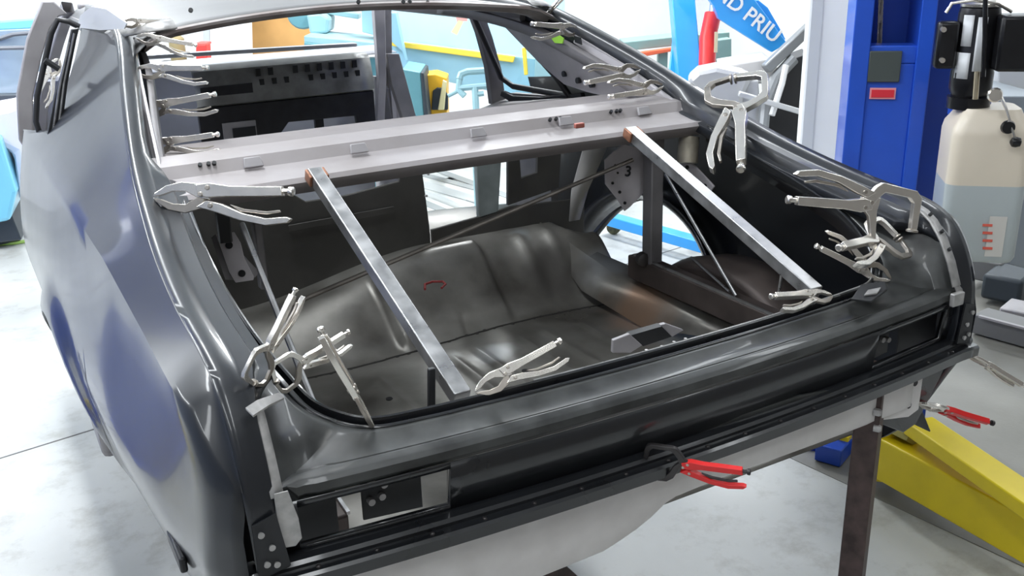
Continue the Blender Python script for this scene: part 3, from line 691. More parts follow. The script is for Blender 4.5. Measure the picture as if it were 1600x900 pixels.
# stepped sill with bolts beneath the face
prof2 = [(.008, 1.064), (-.006, 1.060), (-.016, 1.058), (-.020, 1.053), (-.020, 1.047), (-.034, 1.045), (-.038, 1.041), (-.037, 1.022), (-.030, 1.018)]
rows = [[(x, y+bow(x)*.9+.004, z) for y, z in prof2] for x in [-.80+1.6*j/60 for j in range(61)]]
sill = MB().grid(rows).build('tail_sill', M_BLACK, car, smooth=28, solid=.0015)
b = MB()
for j in range(17):
    x = -.70+1.42*j/16; b.lathe((x, -.027+bow(x)*.9+.004, 1.0465), [(.0042, -.001), (.0042, .0015), (.002, .003)], 8)
b.build('sill_bolts', M_DARKST, sill)
b = MB(); b.prism([face_pt(x, z) for x, z in ((.47, 1.075), (.70, 1.085), (.70, 1.10), (.47, 1.09))], (0, -.006, 0)); b.bm.free()
# end brackets by the lamps, with holes
for s in (-1, 1):
    b = MB(); b.prism([(s*.785, -.020, 1.14), (s*.75, -.022, 1.15), (s*.738, -.022, 1.06), (s*.785, -.020, 1.05)], (0, .004, 0)); eb = b.build('end_bracket', M_INNER, car)
    b = MB()
    for x, z in ((.775, 1.125), (.762, 1.10), (.772, 1.075), (.758, 1.07)): b.lathe((s*x, -.0225, z), [(.0035, -.002), (.005, .003)], 10, (0, -1, 0))
    b.build('bracket_hole', M_BARE, eb)
# lower bare grey panel under the sill
pts = [(.30, .995), (.66, .995), (.66, .90), (.10, .895), (-.02, .905)]
M_LOW = mat('dusty pale grey bare panel', (.70, .67, .65), .6, .05, 0, 12, col2=(.80, .775, .755))
def lowpt(x, z): return (x, .0+bow(x)*.5+.02, z)
b = MB(); rows = []
for j in range(41):
    x = -.66+1.32*j/40; zb = lerp([(-.66, .93), (-.50, .92), (-.42, .865), (-.30, .845), (-.16, .85), (-.08, .875), (-.02, .91), (.10, .915), (.56, .905), (.66, .905)], x)
    rows.append([lowpt(x, 1.02), lowpt(x, 1.0), lowpt(x, (1+zb)/2), lowpt(x, zb+.012), (x, lowpt(x, 0)[1]+.012, zb), (x, lowpt(x, 0)[1]+.06, zb-.004)])
low = MB().grid(rows).build('lower_valance', M_LOW, car, smooth=50, solid=.002)
traced('valance_edge_trim', M_DECK, [(1020, 722), (1145, 690), (1260, 640), (1330, 612), (1330, 604), (1250, 618), (1100, 668)], (0, -.035, 1.0), (0, 1, 0), .004)
# rear corner plates on the right
traced('corner_plate', M_BLACK, [(1448, 580), (1478, 572), (1432, 662), (1412, 676), (1370, 660), (1380, 590)], (.66, .045, .95), (0, 1, 0), .006, bevel=.002)
cp = traced('hole_plate', M_LOW, [(1378, 605), (1444, 580), (1436, 640), (1420, 652), (1380, 657)], (.66, .03, .95), (0, 1, 0), .006, bevel=.003)
b = MB()
for px, py in ((1429, 598), (1419, 633), (1388, 640)): b.lathe(U(px, py, Y=.03), [(.0075 if px > 1400 else .004, -.003), (.0075 if px > 1400 else .004, .003)], 14, (0, -1, 0))
b.build('plate_hole', M_INNER, cp)
# lid stop plate and black bracket lying on the right of the deck
b = MB(); P_ = [U(px, py, Z=1.212) for px, py in ((1330, 470), (1345, 448), (1383, 443), (1386, 455), (1362, 474))]; b.prism(P_, (0, 0, .006)); lk = b.build('latch_plate', M_INNER, car, bevel=.002)
P_ = [U(px, py, Z=1.219) for px, py in ((1350, 463), (1356, 455), (1376, 451), (1370, 460))]; MB().prism(P_, (0, 0, .003)).build('latch_slot', M_BARE, lk)
b = MB(); P_ = [U(px, py, Z=1.207) for px, py in ((1388, 446), (1440, 445), (1446, 456), (1400, 470), (1388, 458))]; b.prism(P_, (0, 0, .002)); b.bm.free()
b = MB()
for px, py in ((1010, 548), (1034, 542), (1053, 535), (1071, 530)): b.lathe(U(px, py, Z=1.2), [(.003, -.001), (.003, .002)], 10)
b.build('deck_rivet', M_BARE, deck)
# right seam flange: bright metal strip with black holes along the quarter end
b = MB(); rows = []
for (y, z) in ((.125, 1.330), (.10, 1.322), (.075, 1.306), (.045, 1.272), (.02, 1.228), (.0, 1.18)): rows.append([(.742, y-.008, z+.010), (.716, y-.009, z+.010)])
b.grid(rows); fs = b.build('seam_flange', M_BARE, car, solid=.003, smooth=50)
b = MB()
for (y, z) in ((.088, 1.314), (.055, 1.284), (.032, 1.250)): b.lathe((.729, y-.012, z+.014), [(.004, -.002), (.004, .004)], 10, (0, -.7, .7))
b.build('flange_hole', M_INNER, fs)
# hook latch bracket inside the rear edge
hb = traced('latch_bracket', M_PRIMER, [(958, 532), (984, 522), (1004, 540), (985, 552), (957, 552)], (.10, .20, 1.1), (.2, 1, 0), .01, bevel=.002)
traced('latch_bracket', M_PRIMER, [(1032, 508), (1040, 506), (1068, 516), (1050, 526)], (.16, .22, 1.1), (.2, 1, 0), .01)
traced('latch_bracket_core', M_INNER, [(985, 524), (1034, 510), (1050, 526), (1005, 541)], (.13, .22, 1.1), (.2, 1, 0), .02)

# thin stay rods inside the trunk
def rod(p, q, r, m=M_STEEL, name='stay_rod', lab=None):
    o = MB().tube([p, q], r, 8).build(name, m, car); 
    if lab: o['label'] = lab
M_ROD = mat('dull brown steel rod', (.22, .20, .18), .45, .7, .2, 20)
rod(U(988, 250, Y=.88), U(440, 482, Y=.80), .006, M_ROD, lab='long diagonal rod across the trunk')
rod(U(1040, 272, X=.60), U(1150, 462, X=.60), .0045, M_STEEL)
rod(U(1080, 402, X=.66), U(1140, 456, X=.61), .0035, M_STEEL)
rod(U(378, 350, Y=.80), U(490, 630, Y=.42), .0065, M_STEEL)
rod(U(1222, 425, X=.66), U(1215, 468, X=.66), .004, M_STEEL)
b = MB(); b.beam(U(398, 330, Y=1.0), U(412, 450, Y=1.0), .03, .02); b.build('hinge_arm', M_PRIMERD, car, bevel=.004)
b = MB(); b.beam(U(345, 315, Y=.80), U(352, 372, Y=.90), .03, .03); b.build('hinge_arm', M_INNER, car, bevel=.004)
b = MB(); b.beam(U(674, 575, Y=.12), U(674, 640, Y=.12), .01, .012); b.build('lower_brace', M_INNER, car, bevel=.002)
# ================================================================ BRACES ACROSS THE TRUNK
def brace(a0, a1, ya, yb, label, w=.031, h=.028):
    p, q = U(*a0, Y=ya), U(*a1, Y=yb)
    t = thing('brace_tube', label, 'brace', tuple(q), group='welded square tube braces across the trunk')
    b = MB(); b.beam(p, q, w, h); b.build('tube', M_STEEL, t, bevel=.002)
    d = (q-p).normalized(); side = Vector((1, 0, 0))
    for s in (-1, 1): MB().beam(p+side*s*(w/2+.003)-d*.0, p+side*s*(w/2+.003)+d*.035, .006, h*.9).build('weld', M_COPPER, t, bevel=.002)
    return t
brace((491, 270), (722, 622), .77, .085, 'square steel tube brace across the left half of the open trunk')
brace((984, 205), (1274, 458), .77, .09, 'square steel tube brace across the right half of the open trunk')

# ================================================================ LOCKING PLIERS
def pliers(tip, tail, kind='plier', label='', tipc={}, flip=1, roll=0, depth=None, red=False, tip3=None, tail3=None, L=None, group='chrome locking pliers clamping the panels'):
    p = Vector(tip3) if tip3 else U(*tip, **tipc)
    Lr = {'plier': .245, 'cclamp': .285, 'redc': .285, 'bigc': .285}[kind]
    if tail3: q = Vector(tail3)
    elif L:
        d = ray(*tail).normalized(); oc = CAM-p; bq = d.dot(oc); cq = oc.dot(oc)-L*L; disc = bq*bq-cq
        k = -bq+(flip_d(depth))*math.sqrt(disc) if disc > 0 else -bq
        q = CAM+d*k
    else: q = D(*tail, (p-CAM).dot(fw)+(depth or 0))
    X = (q-p); sc = X.length/Lr; X.normalize()
    V = (CAM-(p+q)/2).normalized(); Y = (V-X*V.dot(X)).normalized(); Z = X.cross(Y)
    if Z.dot(up) < 0: Y = -Y; Z = -Z
    Z = Z*flip
    if roll: R = Matrix.Rotation(math.radians(roll), 3, X); Z = R @ Z; Y = R @ Y
    Y = Z.cross(X)
    t = thing('locking_c_clamp' if kind != 'plier' else 'locking_pliers', label, 'clamp' if kind != 'plier' else 'pliers', tuple(p), group=group)
    def P3(x, z, y=0): return p+(X*x+Z*z+Y*y)*sc
    def part(name, prof, w, m, y0=0, bevel=.0012, parent=t):
        b = MB(); b.prism([P3(x, z, y0-w/2) for x, z in prof], Y*w*sc); return b.build(name, m, parent, bevel=bevel*sc, smooth=35)
    hm = M_RED if red else M_NICKEL; jm = M_DARKST if red else M_NICKELD
    if kind == 'plier':
        part('upper_jaw', [(0, .001), (.004, .008), (.022, .021), (.05, .029), (.082, .028), (.10, .018), (.10, .002), (.078, .004), (.058, .013), (.035, .012), (.016, .004)], .009, M_NICKEL)
        part('lower_jaw', [(0, -.001), (.006, -.008), (.028, -.020), (.058, -.024), (.085, -.015), (.092, .004), (.078, .004), (.058, -.009), (.035, -.009), (.016, -.003)], .008, M_NICKELD, .0)
        j0 = .085
        part('upper_handle', [(.075, .026), (.10, .030), (.135, .027), (.18, .029), (.225, .032), (.228, .016), (.18, .012), (.13, .009), (.095, .005), (.08, .010)], .016, hm)
        b = MB(); b.tube([P3(.222, .024), P3(.238, .0245)], .0045*sc, 8); b.lathe(P3(.236, .0245), [(.0075*sc, 0), (.0085*sc, .002*sc), (.0085*sc, .008*sc), (.006*sc, .010*sc)], 10, X); b.build('adjusting_screw', hm if not red else M_DARKST, t)
        part('lower_handle', [(.078, -.012), (.095, .000), (.12, -.004), (.16, -.018), (.20, -.024), (.235, -.019), (.244, -.022), (.238, -.029), (.20, -.036), (.155, -.030), (.11, -.018)], .014, hm)
        part('release_lever', [(.135, -.004), (.16, -.010), (.20, -.012), (.222, -.008), (.224, -.012), (.20, -.017), (.155, -.015)], .007, M_NICKELD)
    else:
        aw = .009
        aw = .012
        if kind == 'bigc':
            part('upper_jaw', [(.125, .016), (.112, .020), (.098, .040), (.085, .050), (.008, .043), (-.006, .030), (-.008, -.034), (.006, -.034), (.010, .018), (.020, .027), (.078, .031), (.090, .018), (.100, .002), (.12, .000)], .013, M_NICKEL)
            part('lower_jaw', [(.125, .012), (.085, .020), (.088, -.01), (.080, -.06), (.070, -.085), (.082, -.085), (.094, -.05), (.104, -.02), (.125, -.002)], .011, M_NICKEL)
        else: part('upper_jaw', [(.125, .030), (.112, .030), (.100, .050), (.086, .068), (.074, .072), (.016, .070), (.004, .064), (-.002, .052), (-.006, .004), (.006, .003), (.012, .046), (.020, .057), (.068, .059), (.080, .050), (.090, .034), (.096, .012), (.122, .006)], aw, jm if red else M_NICKEL)
        if kind != 'bigc': part('lower_jaw', [(.124, .012), (.100, .014), (.092, -.010), (.080, -.038), (.062, -.054), (.020, -.058), (.004, -.048), (-.006, -.006), (.004, -.004), (.012, -.036), (.024, -.045), (.054, -.040), (.068, -.022), (.080, .006), (.100, .028)], aw*.8, jm)
        hz = 1
        if kind == 'bigc': bpy.data.objects.remove(t.children[0]) if False else None
        b = MB()
        for sg in ((1, -1) if kind != 'bigc' else ()): b.lathe(P3(.003, sg*.002), [(.009*sc, 0), (.011*sc, .001*sc), (.011*sc, .004*sc), (.005*sc, .006*sc)], 12, Z*sg)
        if kind == 'bigc': b.lathe(P3(-.001, -.034), [(.008*sc, 0), (.012*sc, -.002*sc), (.012*sc, -.006*sc), (.006*sc, -.007*sc)], 14, Z)
        b.build('swivel_pad', M_NICKELD if not red else M_DARKST, t)
        if kind == 'bigc': Z = -Z; oz = Z*.0; P3 = lambda x, z, y=0: p+(X*x+Z*(z-.018)+Y*y)*sc
        part('upper_handle', [(.100, .024), (.125, .033), (.16, .031), (.21, .034), (.262, .036), (.265, .019), (.21, .015), (.155, .012), (.12, .004), (.104, .008)], .017, hm)
        b = MB(); b.tube([P3(.26, .027), P3(.278, .0275)], .005*sc, 8); b.lathe(P3(.275, .0275), [(.008*sc, 0), (.009*sc, .002*sc), (.009*sc, .008*sc), (.006*sc, .010*sc)], 10, X); b.build('adjusting_screw', M_DARKST if red else M_NICKEL, t)
        part('lower_handle', [(.098, -.010), (.115, .002), (.14, -.004), (.185, -.020), (.23, -.026), (.268, -.020), (.278, -.023), (.27, -.031), (.23, -.039), (.18, -.033), (.13, -.020)], .015, hm)
        part('release_lever', [(.155, -.004), (.185, -.011), (.23, -.013), (.252, -.009), (.254, -.013), (.23, -.019), (.18, -.017)], .007, M_DARKST if red else M_NICKELD)
        j0 = .105
    b = MB()
    for x, z in ((j0, .010), (j0+.012, .022), (j0+.018, -.008)): b.lathe(P3(x, z, 0)-Y*.0095*sc, [(.0035*sc, 0), (.0045*sc, .001*sc), (.0045*sc, .018*sc), (.0035*sc, .019*sc)], 10, Y)
    b.build('rivets', M_NICKELD, t)
    return t
def flip_d(d): return -1 if (d is None or d <= 0) else 1
W = lambda i: TS[i]
# left window channel, top to bottom
def wedge(y, s=-1, dx=.112, dz=-.045):
    return (s*(ridge_w(y)-dx), y, ridge_z(y)+dz)
pliers((222, 34), (262, 38), 'plier', 'chrome locking pliers at the roof corner, topmost of the column on the left sail panel', tip3=U(188, 36, Y=1.42), tail3=U(262, 40, Y=1.46), roll=20)
pliers(0, 0, 'plier', 'chrome locking pliers on the left sail panel, just below the pair at the roof corner', tip3=U(212, 58, Y=1.36), tail3=tuple(D(306, 80, (U(212, 58, Y=1.36)-CAM).dot(fw)+.02)))
pliers(0, 0, 'plier', 'chrome locking pliers on the left sail panel pointing at the vented dash top', tip3=U(210, 112, Y=1.33), tail3=tuple(D(326, 118, (U(210, 112, Y=1.33)-CAM).dot(fw)+.0)))
pliers(0, 0, 'plier', 'chrome locking pliers on the left sail panel pointing at the black dash face', tip3=U(213, 176, Y=1.27), tail3=tuple(D(340, 160, (U(213, 176, Y=1.27)-CAM).dot(fw)+.0)))
pliers(0, 0, 'plier', 'chrome locking pliers just above the left end of the grey package shelf', tip3=U(222, 232, Y=1.12), tail3=tuple(D(344, 222, (U(222, 232, Y=1.12)-CAM).dot(fw)+.0)))
pliers(0, 0, 'plier', 'big chrome locking pliers gripping the left rear corner of the package shelf', tip3=U(240, 308, Y=.70), tail3=tuple(D(458, 322, (U(240, 308, Y=.70)-CAM).dot(fw)-.02)), roll=0)
pliers(0, 0, 'plier', 'chrome locking pliers hanging on the left quarter window channel', tip3=U(92, 92, X=-.70), tail3=tuple(D(62, 165, (U(92, 92, X=-.70)-CAM).dot(fw)-.10)))
# left trunk corner
pliers(0, 0, 'cclamp', 'chrome locking C-clamp standing up at the left trunk corner, handles up in the air', tip3=U(396, 600, Z=1.31), tail3=tuple(D(470, 455, (U(396, 600, Z=1.31)-CAM).dot(fw)+.03)), roll=58, flip=1)
pliers(0, 0, 'cclamp', 'chrome locking C-clamp on the left trunk gutter, handles over the opening', tip3=U(430, 597, Z=1.29), tail3=tuple(D(550, 528, (U(430, 597, Z=1.29)-CAM).dot(fw)+.06)), roll=35)
pliers(0, 0, 'plier', 'chrome locking pliers seen edge on, gripping the rear lip near the left corner', tip3=U(583, 668, Z=1.20), tail3=tuple(D(500, 518, (U(583, 668, Z=1.20)-CAM).dot(fw)-.06)), roll=82)
pliers(0, 0, 'plier', 'bright chrome locking pliers lying on the rear lip beside the left brace', tip3=U(742, 614, Z=1.205), tail3=tuple(D(884, 546, (U(742, 614, Z=1.205)-CAM).dot(fw)+.03)), roll=0)
pliers(0, 0, 'plier', 'small chrome locking pliers on the rear lip under the right brace', tip3=U(1300, 462, Z=1.22), tail3=tuple(D(1212, 474, (U(1300, 462, Z=1.22)-CAM).dot(fw)-.10)), roll=35)
# right trunk corner
pliers(0, 0, 'bigc', 'large chrome locking C-clamp reaching over the right trunk channel', tip3=U(1430, 332, Z=1.35), tail3=tuple(D(1230, 304, (U(1430, 332, Z=1.35)-CAM).dot(fw)-.06)), flip=1)
pliers(0, 0, 'cclamp', 'chrome locking C-clamp low in the right trunk corner, under the large C-clamp', tip3=U(1404, 372, X=.66), tail3=tuple(D(1322, 402, (U(1404, 372, X=.66)-CAM).dot(fw)-.17)), roll=20, flip=1)
pliers(0, 0, 'plier', 'chrome locking pliers biting the rear lip at the right trunk corner', tip3=U(1392, 437, X=.62), tail3=tuple(D(1282, 372, (U(1392, 437, X=.62)-CAM).dot(fw)-.03)), roll=0, flip=-1)
pliers(0, 0, 'cclamp', 'chrome locking C-clamp hanging at the right end of the package shelf', tip3=U(1146, 122, X=.79), tail3=tuple(D(1134, 270, (U(1146, 122, X=.79)-CAM).dot(fw)-.24)), roll=15, flip=-1)
# right sail
pliers(0, 0, 'plier', 'chrome locking pliers on the right sail panel by the lime paint mark', tip3=U(905, 48, X=.655), tail3=tuple(D(830, 48, (U(905, 48, X=.655)-CAM).dot(fw)-.12)), flip=1)
pliers(0, 0, 'plier', 'chrome locking pliers halfway down the right sail panel, upper of two side by side', tip3=U(1000, 108, X=.675), tail3=tuple(D(912, 118, (U(1000, 108, X=.675)-CAM).dot(fw)-.10)), flip=-1)
pliers(0, 0, 'plier', 'chrome locking pliers halfway down the right sail panel, lower of two side by side', tip3=U(1036, 134, X=.68), tail3=tuple(D(950, 140, (U(1036, 134, X=.68)-CAM).dot(fw)-.10)), flip=-1)
pliers(0, 0, 'plier', 'chrome locking pliers standing up at the right end of the roof edge', tip3=U(850, 30, X=.60), tail3=tuple(D(886, -14, (U(850, 30, X=.60)-CAM).dot(fw)-.05)), roll=60)
# sill
pliers(0, 0, 'redc', 'red handled C-clamp on the sill at the middle of the tail', tip3=U(1008, 722, Y=-.045), tail3=tuple(D(1172, 750, (U(1008, 722, Y=-.045)-CAM).dot(fw)-.05)), red=True, flip=1, roll=42, group='red handled locking clamps on the tail')
pliers(0, 0, 'plier', 'slim red handled pliers at the right end of the tail near the yellow lift arms', tip3=U(1436, 630, Y=.03), tail3=tuple(D(1542, 664, (U(1436, 630, Y=.03)-CAM).dot(fw)+.05)), red=True, roll=65, group='red handled locking clamps on the tail')
pliers(0, 0, 'plier', 'chrome locking pliers pointing out from the right end of the tail sill', tip3=U(1508, 550, Y=0), tail3=tuple(D(1594, 604, (U(1508, 550, Y=0)-CAM).dot(fw)+.04)), roll=70)

# ================================================================ STAND UNDER THE BODY
st = thing('body_stand', 'rusty square tube stand carrying the bare car body', 'stand', (0, .6, 0))
def post(x, y, z1, rz=.5, w=.052):
    MB().box((x, y, z1/2+.01), (w, w, z1-.02), rz).build('post', M_RUST, st, bevel=.003)
    MB().box((x, y, .006), (.13, .13, .012), rz).build('foot_plate', M_RUST, st, bevel=.002)
post(.553, .035, 1.035); 
for x, y in ((-.50, .60), (.50, 3.0), (-.50, 3.0)): post(x, y, .84 if y < 1 else .45, 0)
b = MB(); b.beam((-.5, .60, .82), (.5, .60, .82), .05, .05); b.build('cross_beam', M_RUST, st, bevel=.003)

b = MB(); b.beam((-.50, .60, .30), (-.50, 3.0, .30), .05, .05); b.build('side_beam', M_RUST, st, bevel=.003)
p = U(652, 890, Z=.74); MB().box((p.x, p.y, .425), (.045, .045, .85)).build('post', M_RUST, st, bevel=.003)
p = U(838, 868, Z=.55); q = U(1000, 1010, Z=.02); b = MB(); b.beam(p+(p-q)*.45, q, .05, .05); b.build('brace_leg', M_RUST, st, bevel=.003)
b = MB()
for py in (643, 668): b.lathe(U(1365, py, Y=.01), [(.009, 0), (.009, .012), (.006, .016)], 8, (.5, -.8, 0))
b.build('stand_bolts', M_BARE, st)

# ================================================================ LIFT COLUMN
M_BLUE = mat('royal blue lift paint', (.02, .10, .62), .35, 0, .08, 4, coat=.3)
M_BLUE_SHADE = mat('shaded royal blue lift paint', (.015, .07, .45), .4, 0, .08, 4)  # darker copy of the lift blue, shade put into the colour
M_YEL = mat('yellow lift arm paint', (.86, .66, .01), .38, 0, .06, 6)
col_base = U(1392, 690, Z=0)
cr = Vector((math.cos(math.radians(43)), -math.sin(math.radians(43)), 0)); cf = Vector((-cr.y, cr.x, 0)); zz = Vector((0, 0, 1))
lc = thing('lift_column', 'royal blue two-post lift column with a chain slot, black plate and red label', 'lift column', tuple(col_base))
cl = U(1276, 690, Z=0); cwid = .26
def cbox(x, y, z, sx, sy, sz): return MB().frame(cl+cr*x+cf*y+zz*z, cr, cf, zz, (sx, sy, sz))
cbox(.030, .14, 1.55, .060, .28, 3.1).build('column_flange', M_BLUE, lc, bevel=.004)
cbox(cwid-.025, .14, 1.55, .05, .28, 3.1).build('column_flange', M_BLUE, lc, bevel=.004)
zc = PL(1380, 72, cl, cf).z
cbox(.14, .27, 1.55, .24, .02, 3.1).build('column_back', M_BLUE_SHADE, lc)
cbox(.135, .06, zc/2-.03, .155, .10, zc-.06).build('carriage', M_BLUE, lc, bevel=.006)
cbox(.135, .06, zc-.03, .155, .10, .06).build('carriage_head', M_BLUE, lc, bevel=.004)
pz = PL(1382, 104, cl, cf)
MB().frame(Vector((pz.x, pz.y, 1.30))*0+PL(1382, 104, cl+cf*.005, cf), cr, cf, zz, (.105, .012, .105)).build('control_plate', mat('dark grey green plate', (.07, .085, .08), .5), lc, bevel=.003)
lp = PL(1379, 146, cl+cf*.006, cf)
lab = MB().frame(lp, cr, cf, zz, (.085, .006, .038)).build('red_label', mat('pale red label border', (.85, .35, .38), .5), lc)
MB().frame(lp-cf*.004, cr, cf, zz, (.074, .003, .026)).build('label_field', mat('red label', (.75, .03, .05), .5), lab)
text('label_word', 'Rotary', .024, mat('pale red print', (.9, .5, .5), .5), lp-cf*.0065, cr, zz, lab, .0005) if False else None
b = MB(); c0 = PL(1378, -40, cl+cf*.16, cf); c1 = PL(1374, 66, cl+cf*.16, cf); n = 26
for i in range(n):
    p = c0.lerp(c1, i/(n-1)); b.frame(p, cr, cf, zz, (.016 if i % 2 else .008, .01, .022))
b.build('chain', mat('greasy steel chain', (.40, .37, .33), .4, .7), lc)
cbox(.165, .14, .01, .46, .44, .02).build('base_plate', M_BLUE_SHADE, lc, bevel=.003)
cbox(.345, .22, 1.55, .15, .14, 3.1).build('side_cover', mat('shaded blue side cover', (.012, .055, .36), .4, 0, .1, 3), lc, bevel=.006)  # side face of the column, its shade painted in as a deeper blue
# swing arms
arm = thing('lift_arm', 'yellow lift swing arm, lower and longer of the two, running out of frame', 'lift arm', tuple(U(1440, 730, Z=0)), group='yellow lift arms')
A0 = U(1378, 704, Z=.15); A1 = U(1640, 846, Z=.15)
b = MB(); b.beam(A0, A1, .12, .16); b.build('outer_tube', M_YEL, arm, bevel=.006)
b = MB(); b.lathe(A0+Vector((0, 0, -.10)), [(.05, 0), (.05, .21)], 20); b.build('pivot_pin', M_YEL, arm)
arm2 = thing('lift_arm', 'yellow lift swing arm, upper and flatter of the two, angled across the other', 'lift arm', tuple(U(1500, 730, Z=0)), group='yellow lift arms')
B0 = U(1434, 664, Z=.30); B1 = U(1640, 806, Z=.30)
b = MB(); b.beam(B0, B1, .11, .05); b.build('outer_tube', M_YEL, arm2, bevel=.005)
b = MB(); b.beam(A0.lerp(A1, .12)+Vector((0, 0, .082)), A0.lerp(A1, .12)+Vector((0, 0, .11))+Vector((.02, 0, 0)), .09, .09); b.build('arm_rest', mat('olive worn block', (.35, .30, .08), .5), arm2)
bb = thing('arm_bracket', 'small blue steel bracket on the floor at the foot of the lift column', 'bracket', tuple(U(1300, 700, Z=0)))
p = U(1302, 702, Z=.04); MB().box(p, (.12, .10, .07), .4).build('block', M_BLUE_SHADE, bb, bevel=.005)
MB().box(U(1318, 686, Z=.07), (.05, .05, .05), .4).build('cap', M_YEL, bb, bevel=.004)

# white building column behind the lift
wp = U(1262, 400, Z=0); wp = D(1292, 200, 4.9)
b = MB(); b.frame(Vector((wp.x, wp.y, RH/2)), cr, cf, zz, (.275, .25, RH)); o = b.build('white_column', M_WALL, None, smooth=0, bevel=.012); tag(o, 'square white building column beside the blue lift column', 'column')
MB().frame(Vector((wp.x, wp.y, 1.8))-cr*.10-cf*.13, cr, cf, zz, (.05, .012, 3.5)).build('corner_guard', mat('pale grey trim', (.62, .64, .66), .4), o)

# hydraulic power unit
hp0 = D(1515, 280, 3.05); M_MOTOR = mat('black motor enamel', (.012, .012, .014), .3, .2, .2, 20)
hu = thing('hydraulic_power_unit', 'hydraulic power unit with black motor over a translucent oil tank', 'power unit', (hp0.x, hp0.y, hp0.z-.3))
def hp(px, py, d=0): return PL(px, py, hp0+cf*d, cf)
tl, tr = hp(1455, 390), hp(1575, 390); tw = (tr-tl).dot(cr); tc_ = (tl+tr)/2
M_TANK = mat('cream translucent plastic tank', (.74, .66, .54), .35, 0, .03, 5)
M_OIL = mat('tank part with oil behind the plastic', (.47, .52, .53), .3, 0, .04, 5)
ztop = hp(1515, 165).z; zs = hp(1515, 195).z; zo = hp(1515, 278).z; zb = hp(1515, 394).z
def rr(z, k, dd=.0): 
    w, d_, c_ = tw*k, .22*k, .035; out = []
    for sx, sy, a0 in ((1, 1, 0), (-1, 1, 90), (-1, -1, 180), (1, -1, 270)):
        for a in range(0, 91, 15):
            an = math.radians(a0+a); out.append(tc_*1+cr*(sx*(w/2-c_)+math.cos(an)*c_)+cf*(sy*(d_/2-c_)+math.sin(an)*c_)+zz*(z-tc_.z))
    return out
b = MB(); rws = [rr(zo, 1.0), rr(zs-.02, 1.0), rr(zs+.005, .96), rr(ztop-.015, .76), rr(ztop, .70)]; b.grid(rws, closed=True); b.face([b.v(p) for p in rws[-1]]); b.build('tank_upper', M_TANK, hu, smooth=50)
b = MB(); rws = [rr(zb, .94), rr(zb+.015, 1.0), rr(zo, 1.0)]; b.grid(rws, closed=True); b.face([b.v(p) for p in rws[0]]); tk = b.build('tank_lower', M_OIL, hu, smooth=50)
b = MB()
for py in (352, 364, 376, 388): b.frame(hp(1543, py, -.113), cr, cf, zz, (.028, .002, .008))
b.build('level_mark', mat('red level marks', (.70, .12, .08), .5), tk)
b = MB(); b.frame(hp(1556, 370, -.112), cr, cf, zz, (.05, .001, .13)); b.build('level_label', mat('pale label', (.62, .60, .56), .5), tk)
mc = hp(1522, 90); mrad = (hp(1559, 90)-hp(1487, 90)).length/2
mz = [hp(1500, p).z for p in (168, 150, 148, 112, 108, 22, 12)]
b = MB(); b.lathe((mc.x, mc.y, 0), [(mrad*.95, mz[0]), (mrad*.97, mz[1])], 28); b.build('valve_block', M_MOTOR, hu)
b = MB(); b.lathe((mc.x, mc.y, 0), [(mrad*.80, mz[1]), (mrad*.95, mz[2]+.02), (mrad*.95, mz[3]), (mrad*.92, mz[4]), (mrad*.92, mz[5]), (mrad*.86, mz[6]), (mrad*.5, mz[6]+.01)], 32); mo = b.build('motor', M_MOTOR, hu, smooth=40)
b = MB(); b.lathe((mc.x, mc.y, 0), [(mrad*.88, mz[6]+.004), (mrad*.90, mz[6]+.012), (mrad*.7, mz[6]+.022)], 28); b.build('motor_fan_cover', M_NICKEL, mo)
b = MB(); b.tube([hp(1478, 20, -.08), hp(1488, 5, -.08), hp(1520, 0, -.10), hp(1560, 6, -.08), hp(1580, 18, -.04)], .005, 8); b.build('wire_handle', M_NICKEL, hu)
M_LAB = mat('white data label', (.78, .80, .82), .5)
for (x0, y0, x1, y1) in ((1500, 22, 1514, 70), (1517, 25, 1532, 108), (1490, 80, 1508, 120)):
    c_ = hp((x0+x1)/2, (y0+y1)/2); sx = (hp(x1, 0)-hp(x0, 0)).length; sz_ = abs(hp(0+1500, y0).z-hp(1500, y1).z)
    rows = []
    xo = (c_-mc).dot(cr)
    for i in range(5):
        xx = xo-sx/2+sx*i/4; yy = -math.sqrt(max(1e-5, (mrad*.93)**2-xx*xx))-.002
        q = Vector((mc.x, mc.y, c_.z))+cr*xx+cf*yy; rows.append([q-zz*sz_/2, q+zz*sz_/2])
    MB().grid(rows).build('data_label', M_LAB, mo, solid=.001)
b = MB(); b.frame(hp(1582, 66, -.05), cr, cf, zz, (.10, .12, .16)); b.build('capacitor_box', M_MOTOR, hu, bevel=.01)
b = MB(); b.frame(hp(1478, 70, -.02), cr, cf, zz, (.06, .05, .14)); b.build('pressure_switch', M_MOTOR, hu, bevel=.01)
b = MB()
for p in ((1474, 46), (1472, 94)): b.lathe(hp(*p, -.06), [(.008, -.01), (.008, .01)], 10, -cf)
b.build('switch_terminal', M_NICKEL, hu)
b = MB(); b.tube([hp(1540, -30, -.12), hp(1539, 60, -.12), hp(1536, 120, -.11)], .007, 8); b.build('cable', M_MOTOR, hu)
b = MB(); b.tube([hp(1527, 112, -.10), hp(1524, 155, -.10)], .008, 8); b.build('hose_fitting', mat('brass fitting', (.55, .47, .33), .35, .8), hu)
b = MB(); b.tube([hp(1562, 146, -.11), hp(1572, 170, -.125), hp(1587, 222, -.14)], .005, 8); lv = b.build('release_handle', M_NICKEL, hu)
b = MB(); b.lathe(hp(1587, 222, -.14), [(.004, -.016), (.014, -.01), (.016, 0), (.013, .012), (.004, .016)], 16, cr); b.build('handle_knob', M_MOTOR, lv)
b = MB(); b.lathe(hp(1554, 148, -.115), [(.018, 0), (.022, .006), (.018, .014)], 16, -cf); b.build('valve_cap', M_NICKEL, hu)
